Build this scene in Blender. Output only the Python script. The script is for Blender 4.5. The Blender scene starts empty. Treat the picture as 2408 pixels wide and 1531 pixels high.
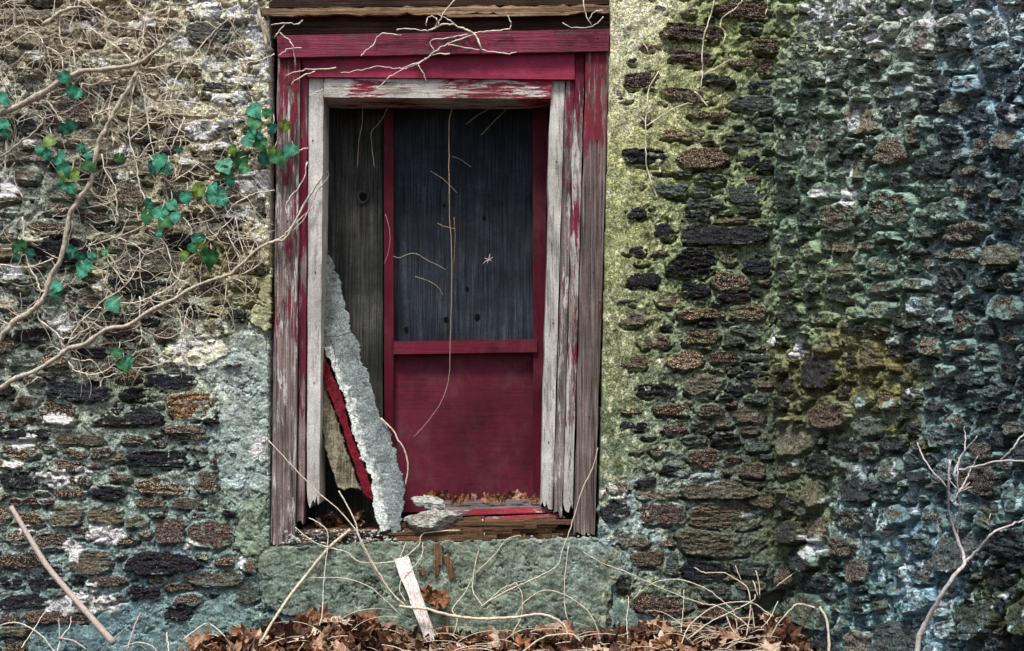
import bpy, math, random
import numpy as np
from mathutils import Vector
scene = bpy.context.scene
random.seed(11)
rs = np.random.RandomState(5)

# ------------------------------------------------------------------ camera, light, exposure
S = 0.0019          # metres per (2407 px wide) photo pixel on the wall plane y = 0
D = 5.0             # camera to wall
HPY, CX = 900.0, 1203.5
ZC = (1480 - HPY) * S
cam_d = bpy.data.cameras.new('camera')
cam = bpy.data.objects.new('camera', cam_d)
scene.collection.objects.link(cam)
cam.location = (0, -D, ZC)
cam.rotation_euler = (math.radians(90), 0, 0)
cam_d.sensor_fit = 'HORIZONTAL'; cam_d.sensor_width = 36
cam_d.lens = 36 * D / (2407 * S)
cam_d.shift_y = (HPY - 765.5) / 2407
cam_d.clip_start = 0.05; cam_d.clip_end = 600
scene.camera = cam

SUN_EL, SUN_AZ = math.radians(64), math.radians(-26)   # azimuth measured from straight in front of the wall, towards the left
world = bpy.data.worlds.new("World"); scene.world = world
world.use_nodes = True
wn = world.node_tree
bg = wn.nodes['Background']; bg.inputs[1].default_value = 0.058
sky = wn.nodes.new('ShaderNodeTexSky'); sky.sky_type = 'NISHITA'; sky.sun_disc = False
sky.sun_elevation = SUN_EL
sky.sun_rotation = math.radians(180) - SUN_AZ * -1
sky.air_density = 1.0; sky.dust_density = 4.0; sky.ozone_density = 0.6
wn.links.new(sky.outputs[0], bg.inputs[0])
sd = bpy.data.lights.new('sun', 'SUN'); sd.energy = 1.5; sd.angle = math.radians(11); sd.color = (1, .98, .93)
sun = bpy.data.objects.new('sun', sd); scene.collection.objects.link(sun)
sdir = Vector((math.sin(SUN_AZ) * math.cos(SUN_EL), -math.cos(SUN_AZ) * math.cos(SUN_EL), math.sin(SUN_EL)))
sun.rotation_euler = sdir.to_track_quat('Z', 'Y').to_euler()
sun.location = (-2, -4, 6)
vs = scene.view_settings
vs.view_transform = 'Standard'; vs.look = 'None'; vs.gamma = 1; vs.use_curve_mapping = False
vs.exposure = 1.78

COL = scene.collection

# ------------------------------------------------------------------ projection helpers
def P(px, py, y=0.0):
    k = (D + y) / D
    return ((px - CX) * S * k, y, ZC - (py - HPY) * S * k)

# the side wall that comes forward from the inner corner
AX = (1825 - CX) * S
DXY = np.array([0.327, -0.945]); DXY /= np.linalg.norm(DXY)
NXY = np.array([DXY[1], -DXY[0]])      # out of the wall (towards left / camera)

def pix_to_wall(w, px, py):
    """pixel -> (u, z) on the wall plane"""
    px = np.asarray(px, float); py = np.asarray(py, float)
    if w == 0:
        return (px - CX) * S, ZC - (py - HPY) * S
    c = (px - CX) * S / D
    u = (c * D - AX) / (DXY[0] - c * DXY[1])
    y = u * DXY[1]
    return u, ZC - (py - HPY) * S * (D + y) / D

def wall_to_pix(w, u, z):
    if w == 0:
        return u / S + CX, HPY + (ZC - z) / S
    x = AX + u * DXY[0]; k = (D + u * DXY[1]) / D
    return CX + x / (S * k), HPY + (ZC - z) / (S * k)

def wall_pt(w, u, z, h):
    if w == 0:
        return u, -h + 0 * u, z + 0 * u
    return AX + u * DXY[0] + h * NXY[0], u * DXY[1] + h * NXY[1], z + 0 * u

# ------------------------------------------------------------------ numpy noise
_perm = rs.permutation(4096)
_ga = rs.rand(4096) * 2 * np.pi
_gx, _gy = np.cos(_ga), np.sin(_ga)
def perlin(x, y, seed=0):
    x = np.asarray(x, float) + seed * 17.31; y = np.asarray(y, float) + seed * 9.77
    xi = np.floor(x).astype(int); yi = np.floor(y).astype(int)
    xf = x - xi; yf = y - yi
    def g(ix, iy, dx, dy):
        h = _perm[(_perm[ix & 4095] + iy) & 4095]
        return _gx[h] * dx + _gy[h] * dy
    u = xf * xf * xf * (xf * (xf * 6 - 15) + 10); v = yf * yf * yf * (yf * (yf * 6 - 15) + 10)
    a = g(xi, yi, xf, yf); b = g(xi + 1, yi, xf - 1, yf)
    c = g(xi, yi + 1, xf, yf - 1); d = g(xi + 1, yi + 1, xf - 1, yf - 1)
    return (a + u * (b - a) + v * ((c + u * (d - c)) - (a + u * (b - a)))) * 1.4
def fbm(x, y, oct=4, seed=0, gain=.55):
    s = 0; a = 1; f = 1
    for i in range(oct):
        s = s + a * perlin(x * f, y * f, seed + i * 3); a *= gain; f *= 2.03
    return s
def sstep(a, b, x):
    t = np.clip((x - a) / (b - a), 0, 1); return t * t * (3 - 2 * t)
def lin(c):
    c = np.array(c, float) / 255.
    return np.where(c < .04045, c / 12.92, ((c + .055) / 1.055) ** 2.4)

# ------------------------------------------------------------------ object helpers
def setp(o, label=None, cat=None, group=None, kind=None):
    if label: o['label'] = label
    if cat: o['category'] = cat
    if group: o['group'] = group
    if kind: o['kind'] = kind
    return o
def empty(name, loc, label, cat, group=None):
    o = bpy.data.objects.new(name, None); COL.objects.link(o); o.location = loc
    o.empty_display_size = .1
    return setp(o, label, cat, group)
def add_attr(me, name, data):
    data = np.asarray(data, np.float32)
    if data.ndim == 2:
        a = me.color_attributes.new(name, 'FLOAT_COLOR', 'POINT')
        d = np.ones((len(data), 4), np.float32); d[:, :3] = data
        a.data.foreach_set('color', d.ravel())
    else:
        a = me.attributes.new(name, 'FLOAT', 'POINT'); a.data.foreach_set('value', data)
def mesh(name, verts, faces, mat, parent=None, smooth=True, attrs=None, origin=None):
    verts = np.asarray(verts, float)
    if origin is None:
        origin = verts.mean(axis=0) if parent is None else None
    me = bpy.data.meshes.new(name)
    pl = np.zeros(3)
    if parent is not None: pl = np.array(parent.matrix_basis.translation)
    if parent is not None and parent.parent is not None:
        pl = pl + np.array(parent.parent.location)
    o_loc = verts.mean(axis=0) if origin is None else np.array(origin)
    me.from_pydata((verts - o_loc).tolist(), [], faces)
    if smooth: me.polygons.foreach_set('use_smooth', [True] * len(me.polygons))
    if attrs:
        for k, v in attrs.items(): add_attr(me, k, v)
    if mat is not None: me.materials.append(mat)
    o = bpy.data.objects.new(name, me); COL.objects.link(o)
    if parent is not None: o.parent = parent
    o.location = Vector(o_loc - pl)
    return o
def quads_mesh(name, verts, quads, mat, parent=None, smooth=True, attrs=None):
    """fast path for big grids"""
    verts = np.asarray(verts, np.float32); quads = np.asarray(quads, np.int32)
    pl = np.zeros(3) if parent is None else np.array(parent.location)
    me = bpy.data.meshes.new(name)
    c = verts.mean(axis=0)
    me.vertices.add(len(verts)); me.vertices.foreach_set('co', (verts - c).astype(np.float32).ravel())
    me.loops.add(len(quads) * 4); me.loops.foreach_set('vertex_index', quads.ravel())
    me.polygons.add(len(quads))
    me.polygons.foreach_set('loop_start', np.arange(0, len(quads) * 4, 4, dtype=np.int32))
    me.polygons.foreach_set('loop_total', np.full(len(quads), 4, np.int32))
    me.update(calc_edges=True)
    me.polygons.foreach_set('use_smooth', np.full(len(quads), smooth))
    if attrs:
        for k, v in attrs.items(): add_attr(me, k, v)
    me.materials.append(mat)
    o = bpy.data.objects.new(name, me); COL.objects.link(o)
    if parent is not None: o.parent = parent
    o.location = Vector(c - pl)
    return o

# ------------------------------------------------------------------ node helpers
def newmat(name):
    m = bpy.data.materials.new(name); m.use_nodes = True
    nt = m.node_tree; b = nt.nodes['Principled BSDF']
    b.inputs['Roughness'].default_value = .9
    b.inputs['Specular IOR Level'].default_value = .10
    return m, nt, b
class N:
    def __init__(s, nt): s.nt = nt; s.pos = None
    def n(s, t, **k):
        x = s.nt.nodes.new(t)
        for a, b in k.items(): setattr(x, a, b)
        return x
    def link(s, a, b): s.nt.links.new(a, b)
    def position(s):
        if s.pos is None: s.pos = s.n('ShaderNodeNewGeometry').outputs['Position']
        return s.pos
    def mapped(s, scale, loc=(0, 0, 0), rot=(0, 0, 0)):
        m = s.n('ShaderNodeMapping'); m.inputs['Scale'].default_value = scale
        m.inputs['Location'].default_value = loc; m.inputs['Rotation'].default_value = rot
        s.link(s.position(), m.inputs[0]); return m.outputs[0]
    def noise(s, scale, detail=4, rough=.6, vec=None, dist=0):
        x = s.n('ShaderNodeTexNoise'); x.inputs['Scale'].default_value = scale
        x.inputs['Detail'].default_value = detail; x.inputs['Roughness'].default_value = rough
        x.inputs['Distortion'].default_value = dist
        s.link(vec if vec is not None else s.position(), x.inputs['Vector']); return x.outputs['Fac']
    def rng(s, v, a, b, c=0., d=1.):
        x = s.n('ShaderNodeMapRange'); x.inputs[1].default_value = a; x.inputs[2].default_value = b
        x.inputs[3].default_value = c; x.inputs[4].default_value = d
        s.link(v, x.inputs[0]); return x.outputs[0]
    def math(s, op, a, b=None, c=None):
        x = s.n('ShaderNodeMath', operation=op)
        for i, v in enumerate((a, b, c)):
            if v is None: continue
            if isinstance(v, (int, float)): x.inputs[i].default_value = v
            else: s.link(v, x.inputs[i])
        return x.outputs[0]
    def mix(s, f, a, b, mode='MIX'):
        x = s.n('ShaderNodeMix', data_type='RGBA', blend_type=mode)
        for i, v in ((0, f), (6, a), (7, b)):
            if isinstance(v, (int, float)): x.inputs[i].default_value = v
            elif isinstance(v, tuple): x.inputs[i].default_value = (*v, 1)
            else: s.link(v, x.inputs[i])
        return x.outputs[2]
    def scale(s, col, f):
        x = s.n('ShaderNodeVectorMath', operation='SCALE')
        s.link(col, x.inputs[0])
        if isinstance(f, (int, float)): x.inputs[3].default_value = f
        else: s.link(f, x.inputs[3])
        return x.outputs[0]
    def attr(s, name, fac=False):
        x = s.n('ShaderNodeAttribute', attribute_name=name); return x.outputs['Fac' if fac else 'Color']
    def rgb(s, c):
        x = s.n('ShaderNodeRGB'); x.outputs[0].default_value = (*c, 1); return x.outputs[0]
    def bump(s, b, h, strength, dist):
        x = s.n('ShaderNodeBump'); x.inputs['Strength'].default_value = strength
        x.inputs['Distance'].default_value = dist; s.link(h, x.inputs['Height'])
        s.link(x.outputs[0], b.inputs['Normal'])

# ---- mortar / render
def mat_mortar(name, smooth=False):
    m, nt, b = newmat(name); q = N(nt)
    base = q.attr('col')
    f1 = q.noise(95, 6, .72); f2 = q.noise(22, 5, .65); f3 = q.noise(180, 4, .75)
    k = .5 if smooth else .74
    mul = q.math('MULTIPLY', q.rng(f1, .34, .66, 1 - k, 1 + k), q.rng(f2, .3, .7, .72, 1.25))
    mul = q.math('MULTIPLY', mul, q.rng(f3, .38, .62, 1 - k * .85, 1 + k * .85))
    c = q.scale(base, mul)
    pit = q.rng(q.noise(150, 3, .6, vec=q.mapped((1, 1, 1.5), (3, 1, 7))), .62 if not smooth else .68, .70)
    c = q.mix(q.math('MULTIPLY', pit, .85), c, (.012, .012, .012))
    lich = q.rng(q.noise(34, 7, .78, vec=q.mapped((1, 1, 1), (9, 2, 4))), .60, .66)
    c = q.mix(q.math('MULTIPLY', lich, .55 if not smooth else .25), c, (.72, .73, .66))
    drk = q.rng(q.noise(16, 8, .78, vec=q.mapped((1, 1, 1), (1, 22, 4))), .57, .66)
    c = q.mix(q.math('MULTIPLY', drk, .70 if not smooth else .36), c, (.020, .024, .022))
    q.link(c, b.inputs['Base Color'])
    hh = q.math('ADD', q.math('MULTIPLY', f1, 1.), q.math('MULTIPLY', f3, .5))
    hh = q.math('SUBTRACT', hh, q.math('MULTIPLY', pit, .6))
    q.bump(b, hh, 1.0 if not smooth else .5, .016 if not smooth else .010)
    return m
def mat_stone(name, lx=5.5):
    m, nt, b = newmat(name); q = N(nt)
    base = q.attr('col'); mcol = q.attr('mcol'); spk = q.attr('spk', True); edge = q.attr('edge', True); sm = q.attr('smear', True)
    f1 = q.noise(85, 7, .75); lay = q.noise(14, 6, .7, vec=q.mapped((1, 1, lx), (0, 0, 0), (0, .06, 0)))
    f3 = q.noise(175, 4, .75)
    mul = q.math('MULTIPLY', q.rng(f1, .37, .63, .22, 1.95), q.rng(lay, .32, .68, .62, 1.38))
    mul = q.math('MULTIPLY', mul, q.rng(f3, .38, .62, .35, 1.75))
    c = q.scale(base, mul)
    rust = q.rng(q.noise(9, 5, .7, vec=q.mapped((1, 1, 1), (4, 4, 4))), .56, .68)
    c = q.mix(q.math('MULTIPLY', rust, q.math('MULTIPLY', spk, .32)), c, q.scale(q.rgb((.30, .17, .07)), mul))
    sp = q.rng(q.noise(170, 3, .65, vec=q.mapped((1, 1, 1.2), (5, 5, 5))), .555, .60)
    sp = q.math('MULTIPLY', sp, spk)
    c = q.mix(sp, c, q.mix(f1, (.80, .45, .14), (.85, .80, .68)))
    # mortar smeared on the face, more of it at the rim
    s = q.math('ADD', q.noise(26, 8, .75, vec=q.mapped((1, 1, 1.6), (2, 7, 1))), q.math('MULTIPLY', edge, .13))
    s = q.math('ADD', s, q.math('MULTIPLY', sm, .24))
    msk = q.rng(s, .62, .67)
    c = q.mix(msk, c, q.scale(mcol, q.rng(f1, .33, .67, .5, 1.4)))
    lich = q.rng(q.noise(60, 5, .75, vec=q.mapped((1, 1, 1), (19, 2, 4))), .64, .69)
    c = q.mix(q.math('MULTIPLY', lich, .6), c, (.42, .50, .46))
    q.link(c, b.inputs['Base Color'])
    b.inputs['Roughness'].default_value = .8
    hh = q.math('ADD', q.math('MULTIPLY', f1, .7), q.math('MULTIPLY', lay, .8))
    hh = q.math('ADD', hh, q.math('MULTIPLY', f3, .5))
    hh = q.math('ADD', hh, q.math('MULTIPLY', msk, .35))
    q.bump(b, hh, 1.0, .014)
    return m
MORTAR = mat_mortar('mortar_rough'); RENDER = mat_mortar('lime_render', True)
STONE = mat_stone('fieldstone'); STONE2 = mat_stone('side_fieldstone', 1.7)

def mat_wood(name, wood, paint, amount, axis='Z', seed=0, dark=.35, ply=False, rough_paint=.55, tilt=0, white=0.0, zg=0.0, bumpk=.75):
    """amount 0..1 of the board that still carries paint"""
    m, nt, b = newmat(name); q = N(nt)
    def st(a, l, loc): return (a, a, l) if axis == 'Z' else (l, a, a)
    lo = (seed * 3.1, seed * 1.7, seed * 2.3); rot = (0, tilt, 0)
    g1 = q.noise(1, 5, .65, vec=q.mapped(st(150, 3.2, 0), lo, rot), dist=.3)
    g2 = q.noise(1, 6, .7, vec=q.mapped(st(42, 2.2, 0), lo, rot), dist=.9)
    fine = q.noise(190, 4, .7)
    mul = q.math('MULTIPLY', q.rng(g1, .34, .66, dark, 1.6), q.rng(g2, .3, .7, .6, 1.35))
    mul = q.math('MULTIPLY', mul, q.rng(fine, .33, .67, .65, 1.35))
    c = q.scale(q.rgb(wood), mul)
    if white > 0:   # greyed remains of primer
        wm = q.rng(q.noise(1, 7, .72, vec=q.mapped(st(38, 5, 0), (lo[0] + 8, 1, 2), rot)), .56 - .2 * white, .62 - .2 * white)
        c = q.mix(q.math('MULTIPLY', wm, .85), c, q.scale(q.rgb((.62, .60, .56)), q.rng(fine, .3, .7, .6, 1.2)))
    if amount > 0:
        pn = q.noise(1, 8, .74, vec=q.mapped(st(46, 5, 0), (lo[0] + 4, lo[1], lo[2]), rot))
        big = q.noise(2.3, 2, .5, vec=q.mapped((1, 1, 1), lo))
        v = q.math('ADD', pn, q.math('MULTIPLY', q.math('SUBTRACT', big, .5), .8))
        if zg:
            sx = q.n('ShaderNodeSeparateXYZ'); q.link(q.position(), sx.inputs[0])
            v = q.math('ADD', v, q.math('MULTIPLY', q.math('SUBTRACT', sx.outputs[2], 1.75), zg))
        th = .82 - .66 * amount
        pm = q.rng(v, th - .02, th + .04)
        pc = q.scale(q.rgb(paint), q.math('MULTIPLY', q.rng(fine, .3, .7, .72, 1.28), q.rng(g2, .3, .7, .8, 1.18)))
        c = q.mix(pm, c, pc)
    if amount > .6:
        du = q.rng(q.noise(7, 8, .75, vec=q.mapped((1, 1, .6), (seed, 8, 2))), .50, .66)
        c = q.mix(q.math('MULTIPLY', du, .30), c, (.11, .075, .075))
        sc = q.rng(q.noise(1, 4, .6, vec=q.mapped(st(60, 10, 0), (seed, 3, 9), rot)), .70, .73)
        c = q.mix(sc, c, q.rgb(wood))
    dirt = q.rng(q.noise(3.2, 7, .68, vec=q.mapped((1, 1, 1), (seed * 5, 3, 1))), .32, .68, .52, 1.28)
    c = q.scale(c, dirt)
    grime = q.rng(q.noise(1, 6, .75, vec=q.mapped(st(26, 9, 0), (seed, 4, 4), rot)), .60, .70)
    c = q.mix(q.math('MULTIPLY', grime, .55), c, (.035, .028, .024))
    if ply:
        blot = q.rng(q.noise(4, 6, .7, vec=q.mapped((1, 1, 1), (seed, 0, 3))), .42, .66)
        c = q.mix(q.math('MULTIPLY', blot, .72), c, (.010, .011, .014))
    spots = q.rng(q.noise(70, 3, .6, vec=q.mapped((1, 1, 1), (seed, 6, 3))), .69, .73)
    c = q.mix(q.math('MULTIPLY', spots, .8), c, (.02, .018, .016))
    q.link(c, b.inputs['Base Color'])
    b.inputs['Roughness'].default_value = rough_paint if amount > .6 else .85
    h = q.math('ADD', g1, q.math('MULTIPLY', g2, 1.2))
    h = q.math('ADD', h, q.math('MULTIPLY', fine, .3))
    if amount > 0: h = q.math('ADD', h, q.math('MULTIPLY', pm, .25))
    q.bump(b, h, bumpk, .006)
    return m
def mat_plain(name, c1, c2, scale=60, rough=.85, bump=.4, detail=5, dist=.004, stretch=(1, 1, 1), attr=False, subsurf=0):
    m, nt, b = newmat(name); q = N(nt)
    f = q.noise(scale, detail, .7, vec=q.mapped(stretch)); t = q.rng(f, .33, .67)
    c = q.mix(t, c1, c2)
    if attr:
        c = q.mix(1.0, c, q.attr('col'), 'MULTIPLY')
    q.link(c, b.inputs['Base Color']); b.inputs['Roughness'].default_value = rough
    q.bump(b, f, bump, dist); return m
RED = (.16, .022, .042); REDB = (.26, .028, .066); REDD = (.085, .008, .018)
M = dict(
  outer_l=mat_wood('weathered_red_board_left', (.20, .155, .145), (.15, .022, .035), .36, 'Z', 1, white=.12, dark=.22, zg=.16),
  outer_r=mat_wood('weathered_red_board_right', (.165, .13, .12), (.15, .022, .035), .38, 'Z', 2, dark=.22, zg=.16),
  strip_l=mat_wood('red_strip', (.22, .17, .16), RED, .58, 'Z', 3, zg=.10),
  white_l=mat_wood('white_jamb_left', (.42, .40, .37), RED, .12, 'Z', 4, white=.8, dark=.45, zg=.1),
  white_r=mat_wood('white_jamb_right', (.34, .32, .30), RED, .08, 'Z', 5, white=.5, dark=.45, zg=.1),
  grey_r=mat_wood('grey_strip', (.20, .17, .155), RED, .34, 'Z', 6, white=.1, dark=.3, zg=.14),
  mould_r=mat_wood('flaking_moulding', (.24, .19, .165), RED, .44, 'Z', 7, white=.5, dark=.35, zg=.12),
  head=mat_wood('red_header_board', (.13, .065, .06), (.185, .028, .058), .72, 'X', 8, tilt=.02, dark=.4),
  head2=mat_wood('bright_red_board', (.2, .08, .08), REDB, .93, 'X', 9, tilt=.02, bumpk=.3),
  head3=mat_wood('peeling_header', (.34, .30, .25), (.21, .022, .035), .50, 'X', 10, white=.6, dark=.5),
  dred=mat_wood('dull_red_paint', (.08, .02, .02), REDD, .97, 'Z', 11, rough_paint=.5),
  dredx=mat_wood('dull_red_rail_paint', (.10, .03, .03), (.11, .011, .025), .93, 'X', 12, rough_paint=.5, bumpk=.35),
  panel=mat_wood('red_panel_paint', (.055, .015, .018), (.098, .013, .026), .97, 'X', 13, rough_paint=.6, dark=.85, bumpk=.22),
  ply=mat_wood('grey_plywood', (.034, .043, .056), RED, 0, 'Z', 14, ply=True, dark=.25),
  ply2=mat_wood('grey_brown_board', (.056, .057, .052), RED, 0, 'Z', 15, ply=True, dark=.3),
  beam=mat_wood('weathered_beam', (.30, .20, .12), RED, 0, 'X', 16, dark=.25),
  dbeam=mat_wood('dark_beam', (.045, .028, .020), RED, 0, 'X', 17, dark=.3),
  rot=mat_wood('rotten_wood', (.15, .085, .05), RED, 0, 'X', 18, dark=.2),
  rotz=mat_wood('rotten_wood_upright', (.20, .12, .07), RED, 0, 'Z', 19, dark=.2),
  sill=mat_wood('grey_sill', (.12, .10, .10), RED, .15, 'X', 20),
  redsill=mat_wood('red_sill', (.2, .1, .1), (.26, .03, .045), .55, 'X', 21, white=.3),
  tanwood=mat_wood('tan_board', (.22, .20, .14), RED, 0, 'Z', 23, dark=.4, tilt=.15),
  lath=mat_wood('pale_lath_wood', (.60, .50, .47), RED, 0, 'Z', 22, white=.4, dark=.6, tilt=-.35),
)
VINE = mat_plain('vine_bark', (.18, .15, .12), (.58, .51, .41), 110, .85, .8, stretch=(1, 1, .6))
VINEF = mat_plain('dry_tendril', (.40, .34, .27), (.86, .78, .65), 160, .8, .3)
PALE = mat_plain('pale_dry_stem', (.27, .225, .17), (.68, .60, .48), 90, .75, .3)
STICK = mat_plain('bare_grey_branch_bark', (.24, .19, .165), (.44, .37, .33), 130, .75, .5)
SAPL = mat_plain('sapling_bark', (.22, .20, .20), (.55, .50, .50), 120, .7, .5)
IVY = mat_plain('ivy_leaf', (.6, .6, .6), (1.35, 1.35, 1.35), 45, .45, .4, attr=True)
DEAD = mat_plain('dead_leaf', (.45, .45, .45), (1.5, 1.4, 1.3), 55, .75, .7, attr=True, dist=.006)
DARK = mat_plain('shade_and_knot_black', (.0015, .0015, .0015), (.005, .004, .004), 20)  # near-black: painted shade of hole and recess, also the dark knots
SOIL = mat_plain('soil', (.02, .013, .008), (.075, .045, .025), 30, .95, 1.0)
CORE = mat_plain('wall_core', (.05, .05, .045), (.12, .11, .10), 20)
CEM = mat_mortar('fallen_plaster', True)
REDP = mat_plain('red_paint_on_plaster', (.7, .7, .7), (1.25, 1.25, 1.25), 90, .6, .4, attr=True)
HANGM = mat_plain('dull_tendril', (.17, .13, .085), (.42, .33, .22), 160, .8, .3)
HUSK = mat_plain('pink_husk', (.5, .3, .36), (.8, .6, .62), 200)
WIRE = mat_plain('rusty_wire', (.03, .022, .018), (.08, .05, .035), 80)

# ------------------------------------------------------------------ colour map of the masonry (by place on the wall)
CP = [(60,60,(128,120,104)),(300,60,(172,160,138)),(520,60,(205,192,165)),(480,200,(190,178,150)),(600,230,(196,184,156)),
      (100,250,(140,140,126)),(320,320,(150,145,125)),(100,450,(118,124,112)),(420,450,(152,146,124)),(590,480,(178,172,150)),
      (60,650,(130,138,124)),(300,620,(128,130,110)),(560,650,(150,146,110)),(120,800,(138,146,134)),(450,830,(182,188,170)),
      (300,900,(132,140,120)),(580,900,(130,142,138)),(560,1060,(132,146,142)),(100,1000,(150,158,146)),(330,1060,(128,142,132)),
      (100,1180,(134,146,138)),(400,1180,(132,148,140)),(580,1230,(116,134,118)),(200,1330,(122,140,138)),(450,1350,(118,138,138)),
      (250,1480,(96,122,126)),(550,1450,(108,130,124)),
      (1480,30,(214,210,168)),(1450,200,(196,194,154)),(1500,330,(176,178,118)),(1600,200,(166,170,116)),(1740,60,(140,152,96)),(1480,560,(150,158,104)),
      (1450,800,(134,142,100)),(1440,1050,(114,126,94)),(1700,430,(138,150,108)),(1620,620,(134,148,104)),(1760,700,(122,136,108)),
      (1650,850,(128,140,116)),(1700,1000,(110,120,104)),(1560,1100,(126,142,126)),(1480,1240,(142,164,164)),(1700,1200,(98,104,86)),
      (1560,1400,(96,112,98)),(1780,1400,(94,104,86)),
      (1880,60,(128,136,104)),(1960,40,(170,178,160)),(2150,60,(150,162,148)),(2350,40,(160,186,196)),(1900,250,(118,136,116)),(2060,220,(128,142,130)),(2350,250,(116,142,150)),
      (1900,480,(112,136,112)),(2120,450,(112,134,120)),(2350,470,(96,116,116)),(1900,700,(112,128,96)),(2100,680,(104,124,108)),(2240,700,(134,152,146)),
      (2360,700,(92,112,108)),(1900,900,(98,98,64)),(2070,840,(106,98,62)),(2100,950,(100,100,62)),(2230,860,(104,126,118)),(2380,950,(88,104,104)),
      (1880,1080,(84,92,70)),(2080,1080,(98,114,110)),(2250,1080,(106,132,134)),(1900,1250,(92,96,64)),(2060,1260,(100,124,122)),(2160,1300,(104,134,148)),
      (2280,1250,(96,120,118)),(2290,1420,(40,50,26)),(2200,1440,(122,154,166)),(2050,1450,(92,120,118)),(2370,1420,(66,74,44)),(1930,1400,(78,96,84))]
_cpx = np.array([(a, b) for a, b, c in CP], float); _cpc = np.array([lin(c) for a, b, c in CP])
_g = _cpc.mean(axis=1, keepdims=True); _w = np.where(_cpx[:, 0] > 1825, .04, np.where(_cpx[:, 0] > 1400, .12, .0))[:, None]
_cpc = _cpc * (1 - _w) + _g * _w
# hard edged pale lime patches: x, y, rx, ry
WH = [(30,640,30,20,1),(80,560,22,14,0),(290,360,26,14,0),(250,150,26,12,0),(420,100,36,16,0),(540,340,26,14,0),(440,380,24,12,0),(150,760,34,16,1),(60,330,20,12,0),(600,90,26,18,0),(520,230,30,14,0),(620,430,16,40,0),(400,200,26,20,0),(440,240,30,16,0),(330,60,30,18,0),(560,180,36,22,0),(500,150,26,16,0),(580,420,26,30,0),(90,130,20,12,0),(210,60,24,10,0),(350,250,20,12,0),(620,150,12,40,0),(480,22,36,26,0),(560,24,28,20,0),(569,68,17,14,0),(165,72,12,12,0),(280,98,20,16,0),(475,305,40,20,1),(535,288,24,12,1),(568,232,18,16,0),
      (486,345,16,16,0),(303,416,15,14,0),(22,212,14,12,0),(20,440,24,28,1),(235,660,20,30,0),(615,545,32,24,0),(445,828,62,30,0),(560,500,26,18,0),
      (127,1120,34,24,1),(198,1108,17,13,1),(247,1258,46,24,1),(172,1290,24,22,1),(34,1090,28,10,1),(447,1282,14,12,1),(200,1420,92,26,1),(226,1377,16,10,1),
      (608,1050,18,36,1),(568,1330,8,18,1),(66,1040,30,20,1),(140,990,34,20,1),(60,1240,18,10,1),(560,1130,34,20,2),(600,900,14,14,2),
      (1918,28,26,24,3),(1990,12,20,14,3),(2052,15,14,20,3),(2070,100,34,16,3),(2014,285,15,26,3),(2003,395,9,26,3),(1940,458,18,14,3),(2000,465,20,22,3),
      (1960,188,7,8,3),(2152,212,10,20,3),(2135,30,14,20,3),(2060,60,10,8,3),(2130,222,18,18,2),(2200,50,14,18,3),(2400,270,14,18,3),(2300,110,20,14,2),
      (1818,797,9,20,1),(1888,805,6,22,1),(1884,832,8,14,1),(2160,720,22,20,2),(2108,800,18,8,2),(2150,920,14,10,3),(2030,950,14,10,2),(2110,950,14,22,2),
      (1450,1160,36,13,1),(1430,1150,12,8,1),(1475,1240,40,18,2),(1640,1120,60,16,2),(1875,1090,4,14,1),(2030,1110,14,20,2),(2118,1100,7,20,1),(1765,1210,30,8,2),
      (2090,1260,10,40,2),(1930,1290,20,36,2),(2140,1350,8,50,2),(2230,1440,18,60,2),(2260,1180,20,10,2),(1960,1180,12,12,2),(1905,1290,14,22,1)]
WHC = [(236,220,182), (230,230,208), (160,176,176), (206,222,208)]
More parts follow.
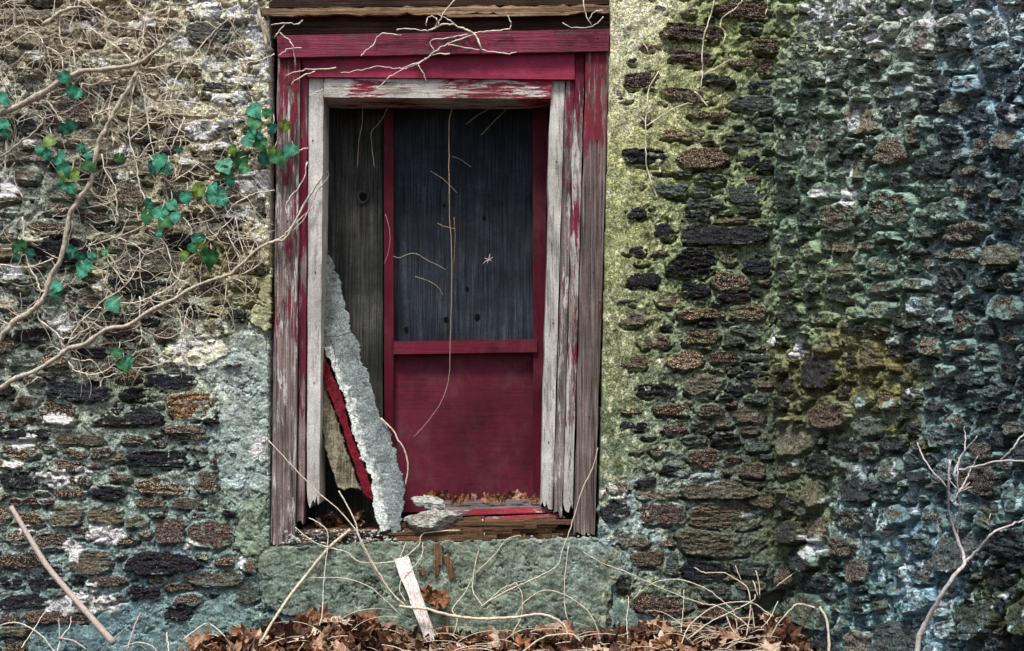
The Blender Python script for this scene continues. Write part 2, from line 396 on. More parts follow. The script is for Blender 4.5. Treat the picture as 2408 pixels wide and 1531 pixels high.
def masonry(px, py, salt=0):
    px = np.asarray(px, float); py = np.asarray(py, float)
    wx = px + 58 * fbm(px / 80, py / 80, 5, 1, .72); wy = py + 58 * fbm(px / 80, py / 80, 5, 7, .72)
    num = np.zeros((len(px), 3)); den = np.zeros(len(px))
    for i in range(len(_cpx)):
        # the two walls do not share colours
        w = 1 / (((wx - _cpx[i, 0]) ** 2 + (wy - _cpx[i, 1]) ** 2) / 1e4 + .05) ** 2
        num += w[:, None] * _cpc[i]; den += w
    c = num / den[:, None]
    jx = px + 16 * fbm(px / 26, py / 26, 4, 20); jy = py + 12 * fbm(px / 26, py / 26, 4, 31)
    lift = np.zeros(len(px))
    for x, y, rx, ry, t in WH:
        d = ((jx - x) / rx) ** 2 + ((jy - y) / ry) ** 2
        m = sstep(1.05, .9, d) * (.92 if t != 2 else .7)
        c = c * (1 - m[:, None]) + lin(WHC[t]) * m[:, None]; lift = np.maximum(lift, m)
    # lime runs down the lower right wall
    st = sstep(.28, .5, perlin(px / 9, py / 70, 50) + .4 * perlin(px / 4, py / 30, 55)) * sstep(1880, 2000, px) * sstep(1120, 1230, py)
    c = c * (1 - .75 * st[:, None]) + lin((176, 204, 212)) * .75 * st[:, None]
    # green-black algae runs
    st = sstep(.15, .4, perlin(px / 26, py / 120, 60)) * sstep(2240, 2300, px) * sstep(1180, 1300, py)
    c = c * (1 - .8 * st[:, None]) + lin((34, 42, 20)) * .8 * st[:, None]
    sn = sstep(.05, .45, fbm(px / 20, py / 55, 4, 90)) * sstep(1400, 1420, px) * sstep(1700, 1600, px) * .55
    c = c * (1 - sn[:, None]) + lin((96, 104, 70)) * sn[:, None]
    sn = sstep(.25, .5, fbm(px / 16, py / 22, 4, 93)) * sstep(1400, 1420, px) * sstep(1640, 1540, px) * .6
    c = c * (1 - sn[:, None]) + lin((214, 212, 180)) * sn[:, None]
    # general blotches
    b = fbm(px / 34, py / 34, 4, 80)
    c = c * (1 + .42 * np.clip(b, -1, 1))[:, None]
    c = c * np.where(px > 1825, 1.85, np.where((px < 650) & (py < 520), 1.75, np.where((px > 1400) & (px <= 1825), 1.28, 1.45)))[:, None]
    return np.clip(c, .005, .80), lift

# ------------------------------------------------------------------ stone layout, traced in photo pixels, then filled up
SLATE = dict(d=(.010,.012,.018), b=(.034,.026,.022), g=(.058,.044,.029), o=(.19,.11,.05), r=(.042,.029,.029), m=(.085,.077,.056), t=(.30,.26,.20), e=(.040,.052,.048))
SPK = dict(d=.10, b=.65, g=1., o=.85, r=.50, m=.25, t=.2, e=.15)
F = .3339
def conv(lst, ox, oy, f=F):
    return [(a * f + ox, b * f + oy, c * f + ox, d * f + oy, k) + ((rest[0],) if rest else (None,)) for a, b, c, d, k, *rest in lst]
A = [(0,70,400,165,'m'),(0,330,170,460,'r'),(50,470,310,570,'m'),(170,345,480,470,'t'),(740,160,1000,240,'m'),(1020,130,1300,225,'b'),(830,320,1060,372,'b'),(560,230,740,330,'m'),
     (1000,380,1180,440,'b'),(1180,430,1430,540,'b'),(980,520,1200,600,'r'),(640,540,900,600,'b'),(700,610,830,700,'d'),(1040,610,1400,700,'m'),(1060,712,1560,830,'t'),(850,900,1120,1010,'d'),
     (1130,955,1480,1000,'d'),(1490,880,1660,975,'d'),(1500,1000,1620,1090,'d'),(1250,1085,1600,1190,'m'),(900,1090,1100,1250,'m'),(60,1160,300,1300,'m'),(650,1200,870,1310,'d'),(600,1320,790,1470,'m'),
     (800,1290,1040,1480,'r'),(1000,840,1180,890,'b'),(1620,290,1900,350,'m'),(1420,570,1640,640,'d'),(1700,480,1900,560,'m'),(1440,430,1690,530,'t'),(0,1060,230,1150,'m'),(80,830,300,960,'d'),(0,1440,150,1530,'r'),
     (330,1320,540,1420,'b'),(560,1485,760,1560,'r'),(1040,1020,1240,1080,'d'),(0,0,180,40,'m'),(1540,100,1800,160,'m'),(1180,1330,1480,1420,'d'),(1100,1440,1420,1531,'b'),(1500,1200,1800,1250,'t'),(1815,1340,1880,1520,'d'),(1760,60,1930,110,'b'),(1650,1000,1760,1090,'m')]
B = [(820,110,1070,220,'r'),(1160,90,1350,220,'d'),(1530,90,1820,240,'r'),(750,220,1260,400,'m'),(770,405,1230,500,'d'),(1380,330,1550,430,'b'),(1580,300,1880,390,'b'),(1620,400,1820,510,'g'),(1640,540,1790,620,'g'),
     (0,60,130,170,'b'),(470,520,540,610,'r'),(290,620,475,770,'m'),(550,480,730,640,'m'),(1250,600,1540,700,'d',3),(1590,640,1760,750,'d'),(1290,715,1620,860,'b'),(580,680,710,760,'m'),(885,560,985,690,'e'),(1000,700,1130,790,'d'),
     (740,650,900,735,'d'),(100,770,370,880,'d',-4),(500,910,790,1000,'d'),(740,770,990,850,'r'),(730,855,880,910,'b'),(900,930,1120,1060,'r'),(680,1040,820,1110,'b'),(810,1080,1000,1160,'b'),(1020,1100,1380,1215,'d',3),(330,1150,800,1295,'d'),
     (850,1190,1130,1300,'d'),(1180,1220,1550,1430,'o'),(590,1305,1150,1455,'d'),(290,1260,560,1460,'b'),(1140,1460,1460,1531,'b'),(0,1490,370,1560,'d'),(1400,1020,1480,1090,'b'),(1560,1020,1720,1065,'b'),(1130,490,1270,580,'b'),
     (1380,450,1600,550,'r'),(70,940,280,1060,'e'),(0,400,240,470,'m'),(1090,750,1260,870,'b'),(300,1090,540,1130,'r'),(0,560,110,650,'t')]
C_ = [(380,5,740,80,'m'),(850,0,1070,75,'b'),(1140,0,1470,45,'b'),(0,70,290,185,'g'),(330,180,600,270,'b'),(620,90,820,180,'b'),(725,140,880,200,'m'),(890,100,1460,245,'d',4),(1320,80,1450,135,'m'),(1480,100,1540,230,'r'),
      (1600,110,1690,180,'d'),(0,270,270,400,'d'),(640,350,900,460,'d',6),(380,380,600,445,'b'),(760,270,930,340,'b'),(950,280,1330,435,'g'),(1380,250,1550,420,'b'),(960,440,1190,525,'b',6),(1210,450,1540,530,'m',5),(60,440,300,510,'b'),
      (350,480,590,655,'m'),(90,540,320,650,'g'),(620,510,880,640,'m'),(880,570,1060,660,'m',-12),(1100,580,1310,775,'r'),(1320,600,1650,810,'r'),(790,700,980,780,'b',-6),(50,665,210,780,'g'),(255,680,520,820,'r'),(490,805,805,1000,'m',-6),
      (880,825,1420,1000,'d'),(0,830,340,945,'b'),(1530,870,1650,925,'b'),(1700,880,1830,980,'b'),(620,1000,900,1072,'r'),(0,1000,175,1080,'d'),(200,1000,500,1080,'d'),(920,1060,1130,1165,'d'),(1170,1040,1380,1110,'b'),
      (0,1120,340,1235,'d',-3),(520,1080,640,1190,'b'),(650,1140,760,1190,'b'),(1130,1200,1360,1330,'d'),(1670,1060,1830,1215,'e'),(0,1255,140,1335,'r'),(180,1245,620,1340,'r',6),(0,1345,200,1430,'m'),(0,1435,220,1560,'b'),(1490,1115,1540,1150,'d')]
R1 = [(450,20,570,100,'e'),(850,0,1290,150,'r'),(490,160,970,320,'r',2),(550,345,905,485,'r'),(265,400,370,465,'d'),(240,490,550,645,'r',-9),(780,520,1060,615,'e',8),(480,610,910,740,'r',8),(960,670,1330,800,'e',5),(340,790,460,905,'b'),
      (680,770,1020,860,'g'),(480,900,850,995,'g'),(930,920,1220,1030,'e',8),(210,1020,580,1180,'d',3),(600,1050,990,1200,'b'),(1040,1095,1210,1190,'d'),(430,1195,750,1240,'e',4),(750,1225,970,1300,'e',6),(1170,270,1450,390,'b'),
      (1330,160,1480,240,'d'),(1100,560,1300,655,'e'),(970,400,1200,500,'b'),(250,1440,430,1560,'d'),(440,1280,700,1400,'e'),(700,1400,960,1475,'e'),(670,1480,850,1560,'d'),(980,1290,1240,1450,'e'),(1200,420,1320,540,'r'),(270,1240,430,1330,'m')]
R2 = [(440,20,640,175,'d'),(640,60,1260,195,'d'),(890,0,1110,50,'m'),(200,170,420,280,'d',10),(430,220,580,280,'b'),(520,215,910,430,'d',-8),(930,230,1050,330,'b'),(1110,280,1280,410,'d'),(870,390,1150,525,'b'),(640,455,860,570,'d',6),
      (910,535,1140,605,'d'),(250,370,550,510,'d'),(190,560,380,630,'d'),(450,530,690,650,'b'),(600,630,970,720,'g',-6),(1000,600,1250,740,'g'),(200,640,420,790,'m'),(500,730,620,800,'d'),(1000,760,1210,840,'e',8),(330,810,600,940,'r'),
      (620,780,930,900,'g'),(940,820,1090,910,'e'),(200,950,440,1080,'b'),(530,930,810,1080,'g',-10),(870,940,1060,1035,'b'),(320,1150,640,1280,'d'),(650,1090,960,1260,'m'),(970,1140,1160,1240,'d'),(210,1290,420,1400,'b'),(450,1300,710,1410,'g'),
      (770,1310,960,1400,'b'),(1020,1330,1240,1450,'m'),(210,1420,450,1510,'d'),(500,1440,700,1540,'r'),(1060,1090,1250,1130,'d'),(1080,960,1260,1010,'e')]
R3 = [(620,0,860,85,'e'),(270,80,400,150,'r'),(410,60,560,180,'m'),(700,100,940,250,'b'),(950,140,1070,200,'m'),(300,290,505,380,'d'),(65,460,310,610,'d'),(350,370,640,470,'m'),(350,480,690,640,'r'),(650,330,1180,460,'m',3),
      (700,480,1240,690,'m',5),(220,700,430,800,'m'),(300,815,540,940,'m',-6),(620,660,1240,870,'m',3),(545,830,635,1000,'e'),(640,890,1000,1030,'d'),(180,980,310,1110,'e'),(330,1070,750,1290,'b'),(1010,890,1240,1000,'e'),(800,1060,1000,1160,'e'),(850,0,1060,80,'d'),(1080,200,1240,320,'m')]
S1 = [(270,40,480,110,'b',-10),(250,115,480,190,'d',-8),(590,60,800,130,'e',-8),(500,100,590,190,'b'),(840,140,975,410,'m'),(970,170,1050,390,'d'),(1010,90,1200,210,'r',-25),(1050,180,1235,350,'e'),(1240,130,1460,300,'e',-15),(1300,310,1577,490,'e',-15),
      (720,180,830,350,'e'),(490,350,650,450,'r'),(30,420,190,620,'e',-10),(0,620,190,700,'d',-18),(850,420,1005,530,'e'),(1015,370,1250,520,'e'),(1120,525,1300,670,'m'),(970,530,1110,660,'d'),(830,520,960,620,'e'),(490,500,640,590,'e'),(380,610,500,720,'b'),
      (540,600,800,700,'e',-20),(160,730,290,820,'r',12),(20,700,140,850,'e'),(720,720,840,810,'e'),(580,735,715,930,'d'),(1010,670,1210,820,'m'),(1215,720,1350,880,'d'),(760,880,880,1020,'m'),(1020,870,1190,1050,'d'),(1240,940,1360,1110,'b'),
      (1370,890,1577,1070,'m'),(70,940,200,1080,'m'),(310,960,470,1100,'d'),(560,950,780,1180,'b'),(890,1080,1120,1240,'d'),(670,1210,790,1350,'d'),(800,1270,1040,1410,'e'),(1395,1090,1577,1230,'d'),(1285,1190,1380,1380,'d'),(1450,1260,1577,1430,'d'),
      (1200,1300,1275,1410,'r'),(1130,1160,1290,1250,'b'),(20,1110,180,1260,'e'),(390,1110,470,1280,'m'),(490,1160,640,1300,'e'),(640,440,820,540,'e',-15),(230,240,400,340,'e',-12),(110,320,350,400,'r',-14),(1100,20,1300,90,'e',-20),(1480,60,1577,250,'d'),
      (380,460,480,580,'e'),(220,370,330,600,'e'),(1320,520,1450,700,'e'),(1480,530,1577,700,'d'),(870,640,990,800,'d'),(100,1280,300,1400,'e')]
S2 = [(0,300,80,410,'d'),(190,310,390,440,'m'),(240,150,390,250,'b'),(490,270,690,410,'b'),(700,250,775,400,'d'),(780,290,860,380,'d'),(870,280,970,380,'b'),(1060,30,1340,180,'b',-6),(1100,200,1310,310,'b'),(1330,180,1577,350,'m'),(1240,380,1400,500,'e'),
      (1430,390,1577,520,'r'),(50,560,170,650,'d'),(180,480,400,600,'d'),(480,450,720,540,'m',-8),(730,430,940,510,'m'),(960,630,1065,770,'d'),(790,550,950,700,'e'),(490,590,690,720,'g'),(60,655,300,750,'m'),(1110,640,1260,830,'r'),(1280,740,1420,850,'d'),
      (110,800,300,980,'m'),(310,830,430,920,'m'),(620,800,850,1000,'d'),(865,830,1030,980,'g'),(1090,850,1250,950,'o'),(1270,880,1410,1020,'b'),(440,850,600,1090,'m'),(340,930,440,1080,'d'),(1430,950,1577,1150,'d'),(1140,1080,1300,1200,'d'),(960,1030,1125,1140,'m'),
      (1000,1150,1190,1290,'d'),(740,1200,865,1360,'d'),(900,1290,1030,1370,'d'),(590,1150,720,1350,'g'),(270,1180,380,1290,'d'),(1070,1370,1220,1500,'r'),(1290,1290,1430,1370,'d'),(90,1250,390,1500,'r'),(1440,740,1577,900,'b'),(550,90,740,180,'e'),(820,60,1040,160,'e')]
S3 = [(120,10,250,100,'d'),(160,120,335,280,'d'),(345,0,450,70,'d'),(450,130,540,200,'d'),(340,90,430,200,'m'),(650,130,830,255,'r'),(870,10,990,130,'d'),(150,290,250,380,'b'),(260,290,330,420,'d'),(370,280,485,365,'m'),(30,330,120,440,'m'),
      (500,280,600,400,'b'),(770,370,930,500,'d'),(135,410,240,500,'b'),(345,410,420,540,'m'),(770,530,880,620,'d'),(0,560,150,630,'d',-12),(220,640,300,730,'d'),(690,20,790,110,'b'),(560,110,640,210,'e'),(20,180,110,300,'m'),(450,400,540,500,'e'),(830,180,930,320,'e')]
MAIN = conv(A, 0, 0) + conv(B, 0, 511.3) + conv(C_, 0, 1019.6) + conv(R1, 1381, 0) + conv(R2, 1381, 511.3) + conv(R3, 1381, 1019.6)
SIDE = conv(S1, 1880.6, 0) + conv(S2, 1880.6, 511.3) + conv(S3, 1880.6, 1019.6, .5857)

MX0, MY0, MST = -420, -480, 2.0
MW, MH = 1750, 1180
mask = np.zeros((MH, MW), np.uint8)       # 1 stone, 2 forbidden
owner = {}
def inpoly(xs, ys, poly):
    inside = np.zeros(xs.shape, bool); n = len(poly)
    for i in range(n):
        x0, y0 = poly[i]; x1, y1 = poly[(i + 1) % n]
        if y0 == y1: continue
        c = ((ys > min(y0, y1)) & (ys <= max(y0, y1))) & (xs < (x1 - x0) * (ys - y0) / (y1 - y0) + x0)
        inside ^= c
    return inside
def stamp(poly, val, test=False, margin=0):
    p = np.array(poly); c = p.mean(axis=0)
    if margin: p = c + (p - c) * (1 + margin / (np.abs(p - c).max(axis=0) + 1e-6))
    x0 = int((p[:, 0].min() - MX0) / MST); x1 = int((p[:, 0].max() - MX0) / MST) + 2
    y0 = int((p[:, 1].min() - MY0) / MST); y1 = int((p[:, 1].max() - MY0) / MST) + 2
    x0, y0 = max(x0, 0), max(y0, 0); x1, y1 = min(x1, MW), min(y1, MH)
    if x1 <= x0 or y1 <= y0: return 1.
    gx, gy = np.meshgrid(np.arange(x0, x1) * MST + MX0, np.arange(y0, y1) * MST + MY0)
    ins = inpoly(gx, gy, p.tolist())
    sub = mask[y0:y1, x0:x1]
    if test: return float((sub[ins] > 0).mean()) if ins.any() else 1.
    sub[ins] = val
def right_edge(py): return 1433 - 26 * np.clip(np.asarray(py, float) / 1270, 0, 1)
DOOR = [(634, -36), (1434, -36), (1433, 60), (1407, 1274), (634, 1284)]
stamp([(628, -44), (1440, -44), (1440, 60), (1413, 1290), (628, 1290)], 2)
mask[:, int((1822 - MX0) / MST):int((1829 - MX0) / MST)] = 2
# rendered areas without visible stones
PATCH = dict(
 p1=[(638,622),(630,640),(612,670),(606,700),(592,728),(580,750),(598,768),(622,780),(636,772)],
 p2=[(520,794),(580,776),(622,792),(630,850),(633,1000),(633,1160),(612,1166),(590,1186),(570,1200),(548,1180),(525,1190),(518,1130),(505,1080),(522,1010),(515,950),(500,905),(462,884),(500,840)],
 p3=[(596,1172),(628,1166),(624,1197),(608,1222),(612,1250),(626,1276),(611,1307),(570,1308),(554,1280),(552,1250),(564,1207),(578,1187)],
 p4=[(72,1500),(110,1470),(150,1462),(205,1470),(240,1440),(283,1418),(330,1414),(368,1420),(390,1446),(420,1466),(444,1460),(468,1424),(514,1398),(560,1412),(596,1434),(594,1460),(600,1500),(600,1560),(60,1560)],
 p5=[(640,1286),(780,1281),(930,1272),(1100,1272),(1250,1268),(1393,1265),(1426,1276),(1459,1298),(1465,1349),(1441,1382),(1432,1420),(1424,1480),(1424,1530),(716,1530),(712,1450),(660,1445),(636,1433),(617,1415),(613,1363),(604,1331),(612,1305)])
for k in PATCH: stamp(PATCH[k], 2)
HOLE = [(1744, 1446), (1768, 1426), (1796, 1398), (1836, 1384), (1860, 1388), (1866, 1400), (1836, 1420), (1800, 1448)]
stamp(HOLE, 2)

def stone_poly(cx, cy, w, h, ang, rng, expo=3.0, jit=.13):
    n = rng.choice([5, 6, 6, 7, 8]); pts = []
    ph = rng.random() * 6.28
    for i in range(n):
        t = ph + 2 * math.pi * (i + rng.uniform(-.25, .25)) / n
        c, s = math.cos(t), math.sin(t)
        r = (abs(c) ** expo + abs(s) ** expo) ** (-1 / expo) * (1 + rng.uniform(-jit, jit * .8))
        pts.append((c * r, s * r))
    for _ in range(1):
        q = []
        for i in range(len(pts)):
            a, b = pts[i], pts[(i + 1) % len(pts)]
            q += [(a[0] * .84 + b[0] * .16, a[1] * .84 + b[1] * .16), (a[0] * .16 + b[0] * .84, a[1] * .16 + b[1] * .84)]
        pts = q
    P_ = np.array(pts); lo, hi = P_.min(axis=0), P_.max(axis=0)
    P_ = (P_ - (lo + hi) / 2) / ((hi - lo) / 2)
    P_[:, 0] *= w / 2; P_[:, 1] *= h / 2
    a = math.radians(ang)
    return np.stack([cx + P_[:, 0] * math.cos(a) - P_[:, 1] * math.sin(a), cy + P_[:, 0] * math.sin(a) + P_[:, 1] * math.cos(a)], 1)

stones = {0: [], 1: []}
rg = random.Random(3)
for w, lst in ((0, MAIN), (1, SIDE)):
    for x0, y0, x1, y1, k, ang in lst:
        if ang is None: ang = rg.uniform(-3, 3)
        cx, cy = (x0 + x1) / 2, (y0 + y1) / 2
        ww, hh = (x1 - x0), (y1 - y0)
        p = stone_poly(cx, cy, ww, hh, ang, rg)
        if w == 0 and 560 < cx < 760 and x1 > 632: continue
        stamp(p, 1)
        stones[w].append((p, k, ww * hh))
def slope_at(w, px, py):
    if w == 0: return rg.uniform(-5, 5)
    return -math.degrees(math.atan2((HPY - py) * .00065, 1)) * 1.0 + rg.uniform(-8, 8)
for w, (X0, X1, Y0, Y1) in ((0, (-150, 1816, -110, 1530)), (1, (1834, 2520, -160, 1700))):
    for (mn, mx, tries) in ((95, 150, 900), (60, 100, 1500), (38, 70, 3000), (24, 42, 5200)):
        for _ in range(tries):
            cx, cy = rg.uniform(X0, X1), rg.uniform(Y0, Y1)
            ww = rg.uniform(mn, mx) * (1 if w == 0 else .8); hh = ww * (rg.uniform(.32, .6) if w == 0 else rg.uniform(.7, 1.25))
            if w == 0 and 1434 < cx < 1520 and rg.random() < .9: continue
            if w == 0 and mn < 30 and 1434 < cx < 1640: continue
            p = stone_poly(cx, cy, ww, hh, slope_at(w, cx, cy), rg)
            if stamp(p, 1, test=True, margin=1.5) > .02: continue
            stamp(p, 1)
            up = cy < 500
            if w == 0 and cx < 650: k = rg.choice('mmtbrdmtb' if up else 'dbbgmmrdb')
            elif w == 0: k = rg.choice('dbeergme')
            else: k = rg.choice('eeddmedb')
            stones[w].append((p, k, ww * hh))

# let neighbouring stones grow towards each other until only a joint is left, then read each outline back
lab = np.zeros((MH, MW), np.int32); allst = [(w, i) for w in (0, 1) for i in range(len(stones[w]))]
def rast(poly, arr, val):
    p = np.array(poly)
    x0 = max(int((p[:, 0].min() - MX0) / MST), 0); x1 = min(int((p[:, 0].max() - MX0) / MST) + 2, MW)
    y0 = max(int((p[:, 1].min() - MY0) / MST), 0); y1 = min(int((p[:, 1].max() - MY0) / MST) + 2, MH)
    if x1 <= x0 or y1 <= y0: return
    gx, gy = np.meshgrid(np.arange(x0, x1) * MST + MX0, np.arange(y0, y1) * MST + MY0)
    ins = inpoly(gx, gy, p.tolist()) & (arr[y0:y1, x0:x1] == 0); arr[y0:y1, x0:x1][ins] = val
for n_, (w, i) in enumerate(allst): rast(stones[w][i][0], lab, n_ + 1)
lab[mask == 2] = -1
_yy, _xx = np.mgrid[0:MH, 0:MW]; _X = _xx * MST + MX0; _Y = _yy * MST + MY0
nogrow = ((_X > 1430) & (_X < 1600) & (_Y < 1150)) | ((_X > 1590) & (_X < 1760) & (_Y < 330))
half = (_X < 640) & (_Y < 560)
for it in range(5):
    for dy, dx in ((0, 1), (0, -1), (1, 0), (-1, 0)):
        if dy and it % 2: continue
        if it > 1 and dx and it % 3 == 0: continue
        sh = np.roll(np.roll(lab, dy, 0), dx, 1)
        m = (lab == 0) & (sh > 0) & ~nogrow
        if it > 1: m &= ~half
        if it > 3: m &= (_X < 1820) & (_X > 1600)
        if it > 2: m &= (_X < 1820)
        lab[m] = sh[m]
NA = 48
def outline(idx, w, i):
    p = stones[w][i][0]; cx, cy = p.mean(axis=0); w_, h_ = np.ptp(p, axis=0) / 2
    an = np.linspace(0, 2 * np.pi, NA, endpoint=False); rr = np.arange(.2, 2.0, .04)
    ux, uy = np.cos(an) * w_, np.sin(an) * h_
    X = cx + ux[:, None] * rr; Y = cy + uy[:, None] * rr
    ix = np.clip(((X - MX0) / MST + .5).astype(int), 0, MW - 1); iy = np.clip(((Y - MY0) / MST + .5).astype(int), 0, MH - 1)
    ok = lab[iy, ix] == idx; ok[:, 0] = True
    first = np.argmin(ok, axis=1); first[ok.all(axis=1)] = len(rr) - 1
    r = rr[np.maximum(first - 1, 0)]
    r = .5 * r + .25 * np.roll(r, 1) + .25 * np.roll(r, -1)
    L_ = np.hypot(ux, uy); gap = 2.6 if w == 0 else 2.9
    r = r - gap / L_
    r = r * (1 + .05 * perlin(an * 3 + idx * 3.1, an * 0 + idx, 5) + .03 * perlin(an * 8 + idx * 3.1, an * 0 + idx, 7))
    return cx, cy, w_, h_, np.maximum(r, .15)
mask[:] = np.where(mask == 2, 2, 0)
OUT = {}
for n_, (w, i) in enumerate(allst):
    o = outline(n_ + 1, w, i); OUT[(w, i)] = o
    an = np.linspace(0, 2 * np.pi, NA, endpoint=False); q = np.stack([o[0] + np.cos(an) * o[2] * o[4], o[1] + np.sin(an) * o[3] * o[4]], 1)
    stamp(q, 1); stones[w][i] = (q, stones[w][i][1], o[2] * o[3] * 4, o)
soft = (mask == 1).astype(np.float32)
def mask_at(px, py, dx=0, dy=0):
    ix = np.clip(((px + dx - MX0) / MST).astype(int), 0, MW - 1); iy = np.clip(((py + dy - MY0) / MST).astype(int), 0, MH - 1)
    return soft[iy, ix]

def wall_height(w, px, py):
    """relief of the mortar between the stones, metres"""
    n1 = fbm(px / 60, py / 60, 3, 3); n2 = fbm(px / 17, py / 17, 3, 13); n3 = perlin(px / 6, py / 6, 23)
    smooth = np.zeros_like(px)
    if w == 0:
        smooth = sstep(1560, 1440, px + 40 * perlin(px / 50, py / 50, 5)) * (px > 1400) * sstep(1180, 1120, py)
        smooth = np.maximum(smooth, .6 * sstep(1700, 1560, px + 40 * perlin(px / 50, py / 50, 5)) * (px > 1400) * sstep(500, 350, py))
    amp = 1 - .85 * smooth
    h = (.004 + .008 * n1 + .0085 * n2 + .0045 * n3) * amp + .010 * smooth
    if w == 1: h = h * 1.4 + .003
    else: h = h + .003
    # open joints: black gaps, mostly just below the stones
    gap = 0
    for dy in (4, 7):
        gap = np.maximum(gap, mask_at(px, py, 0, -dy) * (1 - mask_at(px, py)))
    g = sstep(-.12, .14, perlin(px / 42, py / 30, 40)) * gap * (1 - .65 * smooth)
    h = h - .055 * g
    hx = px + 5 * perlin(px / 9, py / 9, 61); hy = py + 5 * perlin(px / 9, py / 9, 62)
    h = h - (.13 if w == 0 else .05) * inpoly(hx, hy, HOLE)
    crack = np.abs(perlin(px / 75, py / 45, 44) + .3 * perlin(px / 16, py / 16, 47))
    h = h - .022 * sstep(.05, .015, crack) * sstep(.0, .25, perlin(px / 60, py / 60, 49)) * (1 - smooth)
    return h

# ------------------------------------------------------------------ the walls
def build_wall(w, u0, u1, z0, z1, step, parent):
    nu = int((u1 - u0) / step) + 1; nz = int((z1 - z0) / step) + 1
    U, Z = np.meshgrid(np.linspace(u0, u1, nu), np.linspace(z0, z1, nz))
    U = U.ravel(); Z = Z.ravel()
    px, py = wall_to_pix(w, U, Z)
    h = wall_height(w, px, py); c, lift = masonry(px, py)
    h = h + .005 * lift
    X, Y, ZZ = wall_pt(w, U, Z, h)
    V = np.stack([X, Y, ZZ], 1)
    idx = np.arange(nu * nz).reshape(nz, nu)
    q = np.stack([idx[:-1, :-1], idx[:-1, 1:], idx[1:, 1:], idx[1:, :-1]], -1).reshape(-1, 4)
    if w == 0:
        ins = inpoly(px, py, DOOR)
        keep = ~ins[q].all(axis=1)
        q = q[keep]
        # jambs of the opening: pull the rim inwards
        used = np.zeros(len(V), bool); used[q.ravel()] = True
        rim = used & ins
        V[rim, 1] += .09
        remap = -np.ones(len(V), int); remap[used] = np.arange(used.sum())
        V = V[used]; c = c[used]; q = remap[q]
    if w == 1: q = q[:, ::-1] if False else q
    return quads_mesh('mortar', V, q, MORTAR, parent, True, dict(col=c))

def stone_mesh(w, poly, kind, area, rng, o):
    cx, cy, w_, h_, R = o
    st = (3.0 if w == 0 else 3.3) * (1 if -30 < cx < 2440 and -30 < cy < 1560 else 2.0)
    hw = w_ * R.max() + 5; hh_ = h_ * R.max() + 5
    nx = int(2 * hw / st) + 2; ny = int(2 * hh_ / st) + 2
    gx, gy = np.meshgrid(cx - hw + np.arange(nx) * st, cy - hh_ + np.arange(ny) * st)
    gx = gx + .8 * perlin(gx / 4, gy / 4, 301); gy = gy + .8 * perlin(gx / 4, gy / 4, 302)
    dx, dy = (gx - cx), (gy - cy)
    an = np.arctan2(dy / h_, dx / w_) % (2 * np.pi)
    Rr = np.interp(an / (2 * np.pi) * NA, np.arange(NA + 1), np.r_[R, R[0]])
    rho = np.hypot(dx / w_, dy / h_); r = np.hypot(dx, dy)
    dist = r * (Rr / np.maximum(rho, 1e-3) - 1)          # px to the rim along the ray
    dist = np.minimum(dist, 60) + 1.6 * perlin(gx / 7, gy / 7, 303)
    ins = dist > -3.5
    cell = ins[:-1, :-1] | ins[1:, :-1] | ins[:-1, 1:] | ins[1:, 1:]
    idx = np.arange(nx * ny).reshape(ny, nx)
    q = np.stack([idx[:-1, :-1], idx[1:, :-1], idx[1:, 1:], idx[:-1, 1:]], -1)[cell]
    used = np.zeros(nx * ny, bool); used[q.ravel()] = True
    remap = -np.ones(nx * ny, int); remap[used] = np.arange(used.sum()); q = remap[q]
    xs, ys, ds = gx.ravel()[used], gy.ravel()[used], dist.ravel()[used]
    lowlying = (w == 0 and cx > 1434 and cx < 1600)
    H = rng.uniform(.013, .030) if not lowlying else rng.uniform(.012, .019)
    if w == 1: H = rng.uniform(.015, .042)
    if kind == 't': H *= .7
    sz = rng.uniform(-.35, .12); sx = rng.uniform(-.14, .14)
    bev = rng.uniform(3.5, 8)
    sq = 8 if w == 0 else 20
    lay = perlin(xs / 42, ys / sq, 91 + w) * .008 + perlin(xs / 15, ys / 8, 95) * .006 + perlin(xs / 5.5, ys / 3.8, 97) * .0034 - .008 * sstep(.10, .0, np.abs(perlin(xs / 55, ys / (sq * 1.7), 99)))
    top = H + lay * (rng.uniform(.3, .85) if w == 0 else rng.uniform(.2, .6)) + (.006 * fbm(xs / 24, ys / 24, 3, 410) if w else 0) - (ys - cy) * S * sz + (xs - cx) * S * sx
    hs = -.016 + (top + .016) * sstep(-3, bev, ds) ** .8
    ed = 1 - np.clip(ds / 14, 0, 1)
    u, z = pix_to_wall(w, xs, ys)
    X, Y, Z = wall_pt(w, u, z, hs)
    V = np.stack([X, Y, Z], 1)
    col = np.array(SLATE[kind]) * rng.uniform(.65, 1.45) * np.array([rng.uniform(.92, 1.1), 1, rng.uniform(.9, 1.12)])
    m, lift = masonry(xs, ys)
    if w == 1: col = col * 1.0 + m.mean(axis=0) * .07
    elif cy < 480 and cx < 650: col = col * .95 + m.mean(axis=0) * .08
    cc = col * (1 + .35 * fbm(xs / 22, ys / 12, 3, 400))[:, None]
    cc = cc * (1 - .9 * lift[:, None]) + m * .9 * lift[:, None]
    if w == 1: sm = rng.uniform(.0, .62)
    elif cx < 650: sm = rng.uniform(.05, .4) if cy > 780 else rng.uniform(.10, .60)
    else: sm = rng.uniform(.0, .30)
    if kind == 'd': sm *= .35
    n = len(V)
    return V, [tuple(f) for f in q.tolist()], dict(col=np.clip(cc, .004, .85), mcol=m, spk=np.full(n, SPK[kind] * rng.uniform(.6, 1.1)), edge=ed, smear=np.full(n, sm) + lift * .8)

